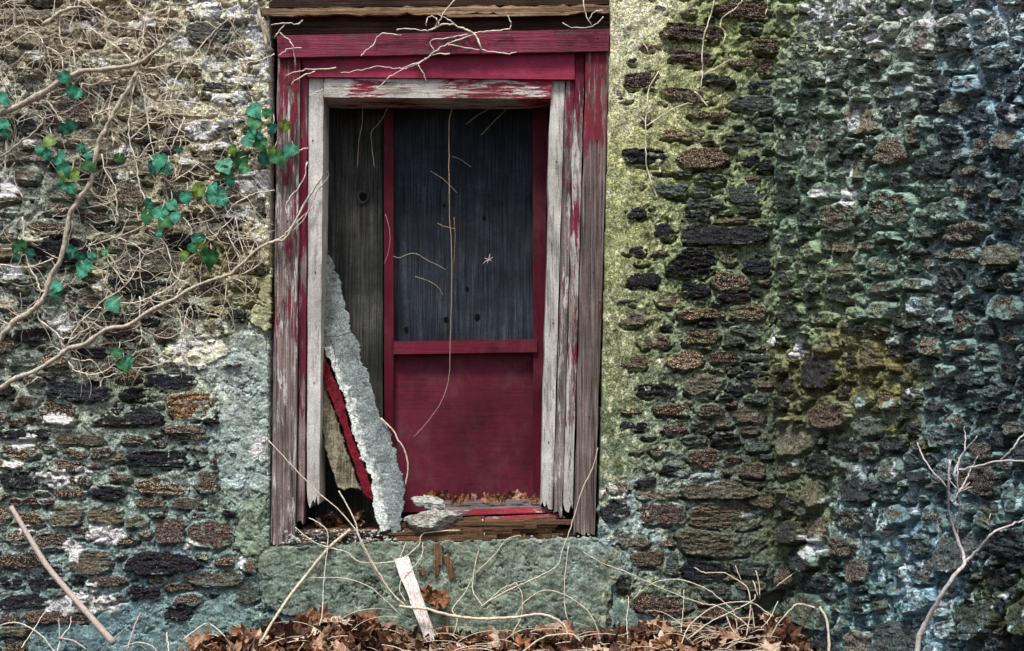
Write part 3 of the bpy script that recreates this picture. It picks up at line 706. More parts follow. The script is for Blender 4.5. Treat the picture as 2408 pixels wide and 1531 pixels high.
def build_stones(w, parent):
    lst = sorted(stones[w], key=lambda s: -s[2] * (1 if (-20 < s[0][:, 0].mean() < 2430 and -20 < s[0][:, 1].mean() < 1550) else .01))
    rng = random.Random(40 + w)
    for p, k, a, oo in lst[:299]:
        V, Fc, at = stone_mesh(w, p, k, a, rng, oo)
        mesh('stone', V, Fc, STONE if w == 0 else STONE2, parent, False, at)
    Vs, Fs, ats, off = [], [], {}, 0
    for p, k, a, oo in lst[299:]:
        V, Fc, at = stone_mesh(w, p, k, a, rng, oo)
        Vs.append(V); Fs += [tuple(i + off for i in f) for f in Fc]; off += len(V)
        for kk, vv in at.items(): ats.setdefault(kk, []).append(vv)
    if Vs:
        o = mesh('small_stones', np.vstack(Vs), Fs, STONE if w == 0 else STONE2, parent, False, {k: np.concatenate(v) for k, v in ats.items()})
        o['kind'] = 'stuff'

def box(name, x0, x1, y0, y1, z0, z1, mat, parent=None):
    V = [(x, y, z) for z in (z0, z1) for y in (y0, y1) for x in (x0, x1)]
    Fc = [(0, 1, 3, 2), (4, 6, 7, 5), (0, 4, 5, 1), (2, 3, 7, 6), (0, 2, 6, 4), (1, 5, 7, 3)]
    return mesh(name, V, [f[::-1] for f in Fc], mat, parent, False)

wall = empty('stone_wall', (0, .2, 0), 'rubble stone wall with pale lime mortar around the boarded red doorway', 'wall')
build_wall(0, -2.75, AX + .02, -.30, 3.45, .0056, wall)
side = empty('stone_wall', (AX + .4, -.8, 0), 'rough green grey stone wall coming forward at the right of the doorway', 'wall')
build_wall(1, 0.0, 2.2, -.30, 3.3, .0066, side)
build_stones(0, wall); build_stones(1, side)
LX, RX = (634 - CX) * S, (1434 - CX) * S
ZT, ZB = ZC - (-36 - HPY) * S, ZC - (1278 - HPY) * S
box('wall_core', -2.75, LX - .012, .05, .55, -.3, 3.45, CORE, wall)
box('wall_core', RX + .006, AX + .3, .05, .55, -.3, 3.45, CORE, wall)
box('wall_core', LX - .012, RX + .006, .05, .55, ZT + .01, 3.45, CORE, wall)
box('wall_core', LX - .012, RX + .006, .03, .55, -.3, ZB - .004, CORE, wall)
box('recess_shade_block', LX - .012, RX + .006, .34, .50, ZB - .004, ZT + .01, DARK, wall)  # added near-black box: paints the recess dark and stops light leaking in
# solid body behind the side wall
q0 = np.array([AX, 0.]); q1 = q0 + DXY * 2.2; nb = -NXY * .05
c4 = [q0 + nb, q1 + nb, q1 + nb - NXY * .4, q0 + nb - NXY * .4]
V = [(c[0], c[1], z) for z in (-.3, 3.3) for c in c4]
mesh('wall_core', V, [(0, 1, 5, 4), (1, 2, 6, 5), (2, 3, 7, 6), (3, 0, 4, 7), (4, 5, 6, 7), (3, 2, 1, 0)], CORE, side, False)

def PV(px, py, y):
    k = (D + y) / D
    return np.stack([(px - CX) * S * k, y + 0 * px, ZC - (py - HPY) * S * k], 1)
def slab(name, poly, mat, parent, yfn, thick=.02, step=3.2, colfn=None, ragged=4., seed=0, relief=.002, cracks=0.):
    """traced outline with a ragged edge, its own thickness and a slightly uneven face"""
    p = np.array(poly, float); m = 12
    xs = np.arange(p[:, 0].min() - m, p[:, 0].max() + m, step); ys = np.arange(p[:, 1].min() - m, p[:, 1].max() + m, step)
    gx, gy = np.meshgrid(xs, ys); sh = gx.shape; gx = gx.ravel(); gy = gy.ravel()
    wx = gx + ragged * fbm(gx / 24, gy / 24, 4, 100 + seed); wy = gy + ragged * fbm(gx / 24, gy / 24, 4, 130 + seed)
    ins = inpoly(wx, wy, p.tolist()).reshape(sh)
    idx = np.arange(sh[0] * sh[1]).reshape(sh)
    cell = ins[:-1, :-1] & ins[1:, :-1] & ins[:-1, 1:] & ins[1:, 1:]
    q = np.stack([idx[:-1, :-1], idx[1:, :-1], idx[1:, 1:], idx[:-1, 1:]], -1)[cell]
    gxx = gx + .6 * perlin(gx / 5, gy / 5, 8); gyy = gy + .6 * perlin(gx / 5, gy / 5, 9)
    y = yfn(gx, gy) - relief * fbm(gx / 22, gy / 22, 3, 160 + seed) - relief * .5 * perlin(gx / 6, gy / 6, 165)
    if cracks:
        cr = np.abs(perlin(gx / 95, gy / 70, 170 + seed) + .25 * perlin(gx / 14, gy / 14, 171))
        y = y + cracks * sstep(.030, .008, cr) * sstep(-.1, .15, perlin(gx / 90, gy / 90, 174))
        y = y + cracks * .6 * sstep(.42, .5, perlin(gx / 16, gy / 12, 175)) * sstep(.1, .3, perlin(gx / 60, gy / 60, 176))
    Vf = PV(gxx, gyy, y); Vb = Vf + np.array([0, thick, 0])
    NV = len(Vf)
    # rim edges
    from collections import Counter
    E = np.concatenate([q[:, [0, 1]], q[:, [1, 2]], q[:, [2, 3]], q[:, [3, 0]]])
    key = np.sort(E, axis=1); kk = key[:, 0].astype(np.int64) * 10000000 + key[:, 1]
    un, inv, cnt = np.unique(kk, return_inverse=True, return_counts=True)
    B_ = E[cnt[inv] == 1]
    side_q = np.stack([B_[:, 1], B_[:, 0], B_[:, 0] + NV, B_[:, 1] + NV], 1)
    back = q[:, ::-1] + NV
    Q = np.vstack([q, side_q, back]); V_ = np.vstack([Vf, Vb])
    used = np.zeros(len(V_), bool); used[Q.ravel()] = True
    remap = -np.ones(len(V_), int); remap[used] = np.arange(used.sum())
    col = colfn(gx, gy) if colfn else np.tile(np.array([.3, .3, .3]), (NV, 1))
    col = np.vstack([col, col])[used]
    return quads_mesh(name, V_[used], remap[Q], mat, parent, False if False else True, dict(col=col))
def mcol_of(tint=None, k=1.0, amt=.5):
    def f(x, y):
        c, l = masonry(x, y); bl = (1 + .45 * np.clip(fbm(x / 38, y / 38, 5, 333), -1, 1))[:, None]; k_ = bl
        if tint is not None: c = c * (1 - amt) + lin(tint) * amt
        return c * k * k_
    return f
for k, tint, hh in (('p1', (140, 142, 104), .020), ('p2', (122, 132, 126), .010), ('p3', (112, 122, 100), .014), ('p4', (96, 116, 118), .010), ('p5', (86, 92, 72), .030)):
    o = slab('render_patch', PATCH[k], RENDER, wall, (lambda h_: (lambda x, y: -h_ + 0 * x))(hh), .05, 2.5, mcol_of(tint, 1., .60 if k != 'p2' else .35), seed=ord(k[1]), relief=.0045, cracks=.014)
    o['label'] = {'p1': 'pale green lime render beside the left jamb', 'p2': 'blue grey lime render left of the door', 'p3': 'green grey render lobe at the foot of the left jamb',
                  'p4': 'blue grey render at the foot of the wall', 'p5': 'dark green grey render apron below the door sill'}[k]
for k, poly in enumerate(([(430, 832), (470, 800), (520, 796), (545, 830), (505, 850), (470, 868), (420, 862), (385, 855)], [(450, 8), (520, 4), (505, 30), (497, 46), (472, 46), (455, 30)],
                          [(1432, 1480), (1440, 1392), (1500, 1440), (1620, 1455), (1628, 1478), (1560, 1486)], [(1702, 1405), (1722, 1378), (1752, 1362), (1756, 1410), (1710, 1412)], [(640, 1440), (700, 1452), (712, 1500), (650, 1500)])):
    slab('render_patch', poly, RENDER, wall, lambda x, y: -.016 + 0 * x, .03, 3., mcol_of((222, 216, 190) if k < 2 else (110, 132, 128), 1, .7), seed=30 + k, relief=.003)

# ------------------------------------------------------------------ boards
def board(name, c4, thick, mat, parent, nu=10, nv=40, jit=.0012, rag_b=0, rag_t=0, seed=0, warp=.002, rot_side=0, label=None):
    """c4: TL, TR, BR, BL as (px, py, y)"""
    (a, b, c, d) = [np.array(P(*q)) for q in c4]
    rng = np.random.RandomState(seed + 1)
    us = np.linspace(0, 1, nu + 1); vs_ = np.linspace(0, 1, nv + 1)
    ev0 = np.interp(vs_, np.linspace(0, 1, nv // 3 + 2), rng.randn(nv // 3 + 2)) * jit
    ev1 = np.interp(vs_, np.linspace(0, 1, nv // 3 + 2), rng.randn(nv // 3 + 2)) * jit
    eb = np.abs(rng.randn(nu + 1)) * rag_b; et = np.abs(rng.randn(nu + 1)) * rag_t
    wdir = (b - a); L = np.linalg.norm(wdir); wdir = wdir / L
    ldir = (d - a); H = np.linalg.norm(ldir); ldir = ldir / H
    V = np.zeros((nv + 1, nu + 1, 3))
    for j, v in enumerate(vs_):
        l = a + (d - a) * v; r = b + (c - b) * v
        for i, u in enumerate(us):
            p = l + (r - l) * u
            if i == 0: p = p + wdir * ev0[j]
            if i == nu: p = p - wdir * abs(ev1[j]) * (1 + rot_side)
            wgt_b = max(0, 1 - (1 - v) * H / max(.12, 1e-3)) if rag_b else 0
            wgt_t = max(0, 1 - v * H / .12) if rag_t else 0
            p = p - ldir * eb[i] * wgt_b + ldir * et[i] * wgt_t
            V[j, i] = p
    n = np.cross(wdir, -ldir); n = n / np.linalg.norm(n)   # points to the viewer (-y)
    if n[1] > 0: n = -n
    pu, pv = np.meshgrid(us * L * 60 + seed, vs_ * H * 4)
    V += n[None, None, :] * (perlin(pu, pv, seed)[..., None] * warp)
    front = V.reshape(-1, 3); back = front - n * thick
    # tiny chamfer
    idx = np.arange((nu + 1) * (nv + 1)).reshape(nv + 1, nu + 1)
    Fc = np.stack([idx[:-1, :-1], idx[1:, :-1], idx[1:, 1:], idx[:-1, 1:]], -1).reshape(-1, 4).tolist()
    NV = len(front); loop = list(idx[:, 0]) + list(idx[-1, 1:]) + list(idx[-2::-1, -1]) + list(idx[0, -2:0:-1])
    for i in range(len(loop)):
        s, t = loop[i], loop[(i + 1) % len(loop)]
        Fc.append((t, s, s + NV, t + NV))
    Fc.append(tuple(reversed([x + NV for x in loop]))[::-1])
    o = mesh(name, np.vstack([front, back]), [tuple(int(v) for v in f) for f in Fc], mat, parent, False)
    if label: o['label'] = label
    return o

frame = empty('door_frame', P(1030, 1280, .05), 'crooked weathered door frame with peeling red paint in the stone wall', 'door frame')
board('outer_casing', [(653, 137, 0), (706, 136, 0), (694, 1282, 0), (637, 1284, 0)], .05, M['outer_l'], frame, 10, 60, .0015, rag_b=.012, seed=1, label='left outer casing, silvery wood with faded red at the top')
board('red_strip', [(708, 140, .022), (724, 140, .022), (716, 1235, .022), (699, 1236, .022)], .06, M['strip_l'], frame, 4, 50, .002, rag_b=.02, seed=2)
board('inner_jamb', [(726, 182, .034), (761, 180, .034), (751, 1185, .034), (721, 1205, .034)], 0.16, M['white_l'], frame, 8, 50, .0014, rag_b=.035, seed=3, label='left inner jamb, bleached bare wood')
board('outer_casing', [(1377, 122, 0), (1432, 121, 0), (1398, 1262, 0), (1349, 1258, 0)], .05, M['outer_r'], frame, 10, 60, .002, rag_b=.012, seed=4, label='right outer casing, grey brown wood with faded red')
board('moulding', [(1353, 126, .018), (1375, 123, .018), (1346, 1205, .018), (1323, 1215, .018)], .06, M['mould_r'], frame, 5, 50, .0018, rag_b=.03, seed=5, label='right moulding with flaking white and red paint')
board('grey_strip', [(1330, 188, .03), (1351, 188, .03), (1322, 1222, .03), (1301, 1218, .03)], .06, M['grey_r'], frame, 4, 50, .002, rag_b=.02, seed=6)
board('inner_jamb', [(1295, 188, .036), (1328, 188, .036), (1299, 1200, .036), (1271, 1196, .036)], 0.16, M['white_r'], frame, 8, 50, .0016, rag_b=.03, seed=7, label='right inner jamb, whitened wood')
board('header_board', [(651, 84, -.022), (1433, 68, -.022), (1431, 120, -.022), (654, 135, -.022)], .035, M['head'], frame, 50, 6, .001, seed=8, label='top header board in dull red')
board('fascia_board', [(707, 138, .008), (1351, 122, .008), (1351, 187, .008), (723, 181, .008)], .04, M['head2'], frame, 50, 6, .001, seed=9, label='bright crimson board under the header')
board('inner_header', [(761, 185, .02), (1298, 187, .02), (1296, 232, .02), (762, 229, .02)], .20, M['head3'], frame, 50, 6, .0025, seed=10, label='inner header, half peeled red and white')
def small(name, px, py, y, r, mat, parent, flat=.5, seed=0):
    """a little round boss or nail head facing the viewer"""
    V = []; n = 9; c = P(px, py, y)
    for rr, dy in ((r, 0.004), (r * .8, -.002), (r * .3, -.003)):
        for i in range(n):
            a = 6.283 * i / n; V.append((c[0] + rr * math.cos(a), c[1] + dy, c[2] + rr * math.sin(a)))
    Fc = [(r_ * n + i, r_ * n + (i + 1) % n, (r_ + 1) * n + (i + 1) % n, (r_ + 1) * n + i) for r_ in range(2) for i in range(n)]
    Fc.append(tuple(range(2 * n, 3 * n)))
    return mesh(name, V, Fc, mat, parent, True)
NAIL = mat_plain('rusty_nail', (.03, .018, .012), (.07, .04, .03), 200)
for (x, y_, d_) in ((668, 300, 0), (676, 520, 0), (662, 905, 0), (1404, 330, 0), (1395, 640, 0), (1385, 980, 0), (741, 640, .034), (738, 900, .034), (1308, 380, .036), (1300, 760, .036),
                    (1290, 1040, .036), (690, 108, -.022), (1060, 98, -.022), (1405, 90, -.022), (735, 330, .034), (1410, 710, 0)):
    small('nail', x, y_, d_ - .001, .0038, NAIL, frame)

beam = empty('lintel_beam', P(1020, 40, .05), 'split weathered timber lintel above the red door frame', 'beam')
board('front_edge', [(617, 20, -.035), (1433, 12, -.035), (1432, 31, -.03), (618, 38, -.03)], .05, M['beam'], beam, 60, 5, .0025, rag_t=.004, rag_b=.005, seed=21, label='pale split front edge of the lintel')
board('splinter', [(1050, 36, -.032), (1340, 30, -.032), (1338, 36, -.03), (1050, 41, -.03)], .01, M['beam'], beam, 30, 2, .002, seed=22)
board('dark_face', [(640, 38, .008), (1434, 30, .008), (1434, 76, .010), (640, 92, .010)], .25, M['dbeam'], beam, 50, 6, .002, seed=23)
board('upper_face', [(640, -60, -.004), (1432, -64, -.004), (1432, 10, .002), (625, 18, .002)], .25, M['dbeam'], beam, 50, 6, .004, seed=24)

door = empty('screen_door', P(1090, 1190, .2), 'dull red door with lower panel and mid rail, upper opening backed by grey plywood', 'door')
board('stile', [(902, 216, .20), (925, 216, .20), (925, 1205, .20), (904, 1205, .20)], .04, M['dred'], door, 4, 40, .0006, seed=31)
board('stile', [(1252, 216, .20), (1288, 216, .20), (1276, 1200, .20), (1254, 1200, .20)], .04, M['dred'], door, 4, 40, .0008, seed=32)
board('mid_rail', [(925.5, 803, .185), (1263, 797, .185), (1263, 828, .185), (925.5, 833, .185)], .05, M['dredx'], door, 30, 4, .001, seed=33)
board('lower_panel', [(924, 825, .232), (1256, 820, .232), (1256, 1200, .232), (924, 1205, .232)], .012, M['panel'], door, 30, 30, .001, seed=34, warp=.003)
ply = board('plywood_sheet', [(900, 205, .255), (1300, 205, .255), (1300, 850, .255), (900, 850, .255)], .015, M['ply'], None, 20, 40, .001, seed=35)
setp(ply, 'dark grey stained plywood sheet behind the upper opening of the red door', 'plywood')
lb = empty('plank', P(830, 1150, .24), 'weathered grey plank with a round knot hole left of the red stile', 'board')
board('face', [(752, 205, .238), (899, 205, .238), (900, 1240, .238), (740, 1240, .238)], .02, M['ply2'], lb, 12, 50, .001, seed=36)
def knot(px, py, y, r, parent):
    c = P(px, py, y); V = []; n = 20
    for rr, dy in ((r * 1.5, .001), (r * 1.12, -.004), (r * .98, -.003), (r * .85, .0012)):
        for i in range(n):
            a = 6.283 * i / n; k_ = 1 + .1 * math.sin(3 * a + 1)
            V.append((c[0] + rr * k_ * math.cos(a), c[1] + dy, c[2] + rr * 1.1 * math.sin(a)))
    Fc = [(q * n + i, q * n + (i + 1) % n, (q + 1) * n + (i + 1) % n, (q + 1) * n + i) for q in range(3) for i in range(n)]
    o = mesh('knot_rim', V, Fc, M['ply2'], parent)
    V2 = [V[3 * n + i] for i in range(n)]
    mesh('knot_hole_shade', V2, [tuple(range(n))], DARK, parent)  # near-black disc on the plank paints the shade of an uncut hole
knot(853, 464, .231, .021, lb)
for x, y_, r in ((1138, 513, .009), (1044, 483, .007), (1098, 680, .010), (1122, 746, .014), (1049, 752, .013), (955, 775, .012)):
    c = P(x, y_, .2515)
    V = [(c[0], c[1], c[2])] + [(c[0] + r * math.cos(a * .6283) * (.8 + .3 * random.random()), c[1] + .001, c[2] + r * 1.2 * math.sin(a * .6283)) for a in range(10)]
    o = mesh('knot', V, [(0, i + 1, (i + 1) % 10 + 1) for i in range(10)], DARK, ply)

# threshold and rotten sill
sill = empty('door_sill', P(1150, 1270, .05), 'rotten splintered wooden sill with red painted edge under the door', 'sill')
board('sill_board', [(1040, 1176, .215), (1270, 1172, .215), (1272, 1192, .07), (1040, 1199, .07)], .02, M['sill'], sill, 20, 4, .001, seed=41)
board('red_edge', [(1046, 1200, .068), (1292, 1192, .068), (1300, 1204, .062), (1050, 1213, .062)], .03, M['redsill'], sill, 20, 3, .001, seed=42)
board('red_edge', [(1060, 1219, .05), (1320, 1207, .05), (1330, 1217, .045), (1060, 1229, .045)], .03, M['redsill'], sill, 20, 3, .001, seed=43)
rsp = random.Random(8)
for i in range(34):
    x0 = rsp.uniform(700, 1200) if i > 20 else rsp.uniform(930, 1150); ln = rsp.uniform(90, 260); yy = rsp.uniform(1222, 1266); t = rsp.uniform(4, 9)
    if x0 < 930: yy = rsp.uniform(1248, 1266); ln *= .6
    x1 = min(x0 + ln, 1346); dd = rsp.uniform(-.012, .04) - (yy - 1222) / 44 * .02
    board('splinter', [(x0, yy + rsp.uniform(-3, 3), dd), (x1, yy + rsp.uniform(-9, 2) - 4, dd), (x1, yy + t, dd), (x0, yy + t + rsp.uniform(0, 4), dd)], rsp.uniform(.012, .04), M['rot'], sill, 14, 2, .003, seed=50 + i, warp=.004)
box('sill_core', *(P(700, 0, 0)[0], P(1350, 0, 0)[0]), .045, .33, ZB - .01, ZB + .055, M['rot'], sill)

def rock(name, px, py, y, rx, ry, rz, mat, parent=None, seed=0, ang=0, col=(.2, .2, .19), spk=.3, sm=.3, cuts=10, rough=.35, nu=18, nv=10):
    rng = np.random.RandomState(seed); c = np.array(P(px, py, y)); V = []
    planes = rng.randn(cuts, 3) * np.array([1, 1, 1.6]); planes /= np.linalg.norm(planes, axis=1)[:, None]; dist = rng.uniform(.55, 1., cuts)
    for j in range(nv + 1):
        th = math.pi * j / nv
        for i in range(nu):
            ph = 6.283 * i / nu; v = np.array([math.sin(th) * math.cos(ph), math.sin(th) * math.sin(ph), math.cos(th)])
            dd = planes @ v; k = np.min(np.where(dd > .01, dist / np.maximum(dd, .01), 9)); v = v * min(k, 1.15)
            V.append(v)
    V = np.array(V); V = V * (1 + rough * .25 * perlin(V[:, 0] * 4 + seed, V[:, 2] * 5 + V[:, 1] * 2, seed)[:, None])
    V = V * np.array([rx, ry, rz]); V[:, 2] += (rz * .12 * perlin(V[:, 0] * 26 + seed, V[:, 2] * 90 + V[:, 1] * 20, 4) if nu > 10 else 0); a = math.radians(ang)
    x = V[:, 0] * math.cos(a) - V[:, 2] * math.sin(a); z = V[:, 0] * math.sin(a) + V[:, 2] * math.cos(a)
    V = np.stack([x, V[:, 1], z], 1) + c
    Fc = [(j * nu + i, (j + 1) * nu + i, (j + 1) * nu + (i + 1) % nu, j * nu + (i + 1) % nu) for j in range(nv) for i in range(nu)]
    n = len(V)
    return V, Fc, dict(col=np.tile(np.array(col), (n, 1)), mcol=np.tile(np.array([.45, .46, .42]), (n, 1)), spk=np.full(n, spk), edge=np.full(n, .5), smear=np.full(n, sm))
V, Fc, at = rock('rock', 1008, 1186, .055, .088, .05, .036, STONE, nu=34, nv=18, cuts=14, seed=3, ang=-8, col=(.30, .31, .28), sm=.5)
setp(mesh('loose_rock', V, Fc, STONE, None, False, at), 'smaller pale grey rock lying on top at the back of the sill', 'rock')
V, Fc, at = rock('rock', 1026, 1222, .0, .135, .06, .044, STONE, nu=40, nv=20, cuts=16, seed=6, ang=6, col=(.20, .18, .145), sm=.42)
setp(mesh('loose_rock', V, Fc, STONE, None, False, at), 'larger flat brown grey rock lying on the door sill', 'rock')
# crumbs of fallen mortar on the sill
Vs, Fs, ats, off = [], [], {}, 0
rc = random.Random(4)
for i in range(620):
    r = rc.uniform(.0012, .005) * (1 if rc.random() < .88 else 2.2); x = rc.uniform(664, 960) if i < 520 else rc.uniform(960, 1400)
    yy = rc.uniform(1246, 1279); k_ = rc.uniform(.08, .5) if rc.random() < .75 else .04
    V, Fc, at = rock('c', x, yy, .012 - (yy - 1246) / 33 * .035, r * 1.4, r, r * .9, CEM, seed=i, nu=6, nv=4, cuts=5)
    Vs.append(V); Fs += [tuple(q + off for q in f) for f in Fc]; off += len(V); ats.setdefault('col', []).append(np.tile(np.array([k_, k_ * .98, k_ * .9]), (len(V), 1)))
setp(mesh('mortar_crumbs', np.vstack(Vs), Fs, CEM, None, False, {'col': np.vstack(ats['col'])}), 'white and grey crumbs of fallen mortar strewn along the sill', 'rubble', kind='stuff')

# fallen plaster corner leaning in the left of the doorway
fs = empty('fallen_plaster', P(900, 1260, .03), 'long broken wedge of grey plaster leaning in the left of the doorway', 'plaster')
def ly(top, bot, y0=560, y1=1260): return lambda x, y: top + (bot - top) * np.clip((y - y0) / (y1 - y0), 0, 1)
gp = [(757, 560), (764, 577), (781, 621), (795, 650), (807, 694), (816, 730), (823, 775), (846, 815), (852, 850), (867, 884), (880, 930), (892, 972), (905, 1000), (918, 1022), (930, 1065), (943, 1111), (954, 1159), (948, 1200), (945, 1239), (930, 1261), (915, 1248), (893, 1252), (884, 1220), (874, 1184), (873, 1130), (850, 1075), (829, 1020), (808, 930), (792, 895), (775, 850), (757, 815)]
def greycol(x, y):
    b = fbm(x / 30, y / 30, 4, 210); base = lin((116, 125, 124)) * (1 + .35 * np.clip(b, -1, 1))[:, None]
    # rough broken edge towards the red strip is whiter
    xe = np.interp(y, [815, 895, 930, 1020, 1130, 1250], [757, 792, 808, 829, 873, 893]); m = sstep(26, 8, x - xe + 16 * fbm(x / 14, y / 14, 3, 212)) * (y > 815)
    return base * (1 - .7 * m[:, None]) + lin((216, 220, 214)) * .7 * m[:, None]
slab('grey_face', gp, CEM, fs, ly(.18, -.005), .03, 1.7, greycol, seed=40, ragged=6, relief=.0013, cracks=.004)['label'] = 'grey plaster face with ragged right edge'
slab('red_strip', [(755, 845), (768, 850), (784, 885), (802, 925), (824, 1012), (846, 1072), (868, 1126), (878, 1180), (852, 1162), (838, 1110), (812, 1035), (788, 962), (768, 915), (755, 885)], REDP, fs, ly(.19, -.008), .03, 1.7,
     lambda x, y: np.where((fbm(x / 9, y / 12, 3, 220) > 2.)[:, None], lin((185, 188, 180)), lin((92, 14, 27)) * (1 + .5 * fbm(x / 10, y / 30, 3, 222))[:, None]), seed=42, ragged=3, relief=.002)['label'] = 'strip of red paint on the plaster'
slab('tan_face', [(753, 900), (770, 922), (786, 966), (808, 1036), (834, 1112), (850, 1156), (838, 1150), (826, 1146), (812, 1153), (793, 1146), (780, 1110), (766, 1060), (754, 1000)], M['tanwood'], fs, ly(.21, .02), .025, 1.8,
     lambda x, y: lin((140, 136, 112)) * (1 + .3 * fbm(x / 30, y / 60, 3, 230))[:, None], seed=44, ragged=3, relief=.004)['label'] = 'tan under-face at the left'

# ------------------------------------------------------------------ stems and vines
def crom(pts, sub=5):
    p = np.array(pts, float); n = len(p)
    if n == 2: return np.array([p[0] + (p[1] - p[0]) * t for t in np.linspace(0, 1, sub + 1)])
    out = []
    q = np.vstack([2 * p[0] - p[1], p, 2 * p[-1] - p[-2]])
    for i in range(1, n):
        a, b, c, d = q[i - 1], q[i], q[i + 1], q[i + 2]
        for t in np.linspace(0, 1, sub, endpoint=False):
            out.append(.5 * ((2 * b) + (c - a) * t + (2 * a - 5 * b + 4 * c - d) * t * t + (3 * b - a - 3 * c + d) * t ** 3))
    out.append(p[-1]); return np.array(out)
def tube(p3, r0, r1, sides=6, knob=.12, seed=0, wob=0.):
    p = np.asarray(p3, float); n = len(p); rng = np.random.RandomState(seed)
    if wob: p = p + rng.randn(n, 3) * wob * np.array([1, .5, 1])
    t = np.gradient(p, axis=0); t /= (np.linalg.norm(t, axis=1)[:, None] + 1e-9)
    V = []; rad = np.linspace(r0, r1, n) * (1 + knob * rng.randn(n))
    up = np.array([0, 1., 0])
    for i in range(n):
        a = np.cross(t[i], up); l = np.linalg.norm(a); a = a / l if l > 1e-3 else np.array([1., 0, 0]); b = np.cross(t[i], a)
        for k in range(sides):
            an = 6.283 * k / sides; V.append(p[i] + rad[i] * (math.cos(an) * a + math.sin(an) * b))
    Fc = [(i * sides + k, i * sides + (k + 1) % sides, (i + 1) * sides + (k + 1) % sides, (i + 1) * sides + k) for i in range(n - 1) for k in range(sides)]
    Fc.append(tuple(range(sides - 1, -1, -1))); Fc.append(tuple((n - 1) * sides + k for k in range(sides)))
    return V, Fc
def to3(pts, ys):
    """pts in photo px; ys scalar or list of depths"""
    if np.isscalar(ys): ys = [ys] * len(pts)
    if len(ys) != len(pts): ys = np.interp(np.linspace(0, 1, len(pts)), np.linspace(0, 1, len(ys)), ys)
    return np.array([P(x, y, d) for (x, y), d in zip(pts, ys)])
def cv(pts, ox, oy, f=F): return [(a * f + ox, b * f + oy) for a, b in pts]
cA = lambda p: cv(p, 0, 0); cB = lambda p: cv(p, 0, 511.3); cC = lambda p: cv(p, 0, 1019.6)
cD = lambda p: cv(p, 587.6, 0, .366); cE = lambda p: cv(p, 587.6, 511.3, .366); cG = lambda p: cv(p, 587.6, 1019.6, .366)
cR1 = lambda p: cv(p, 1381, 0); cR3 = lambda p: cv(p, 1381, 1019.6); cS3 = lambda p: cv(p, 1880.6, 1019.6, .5857)

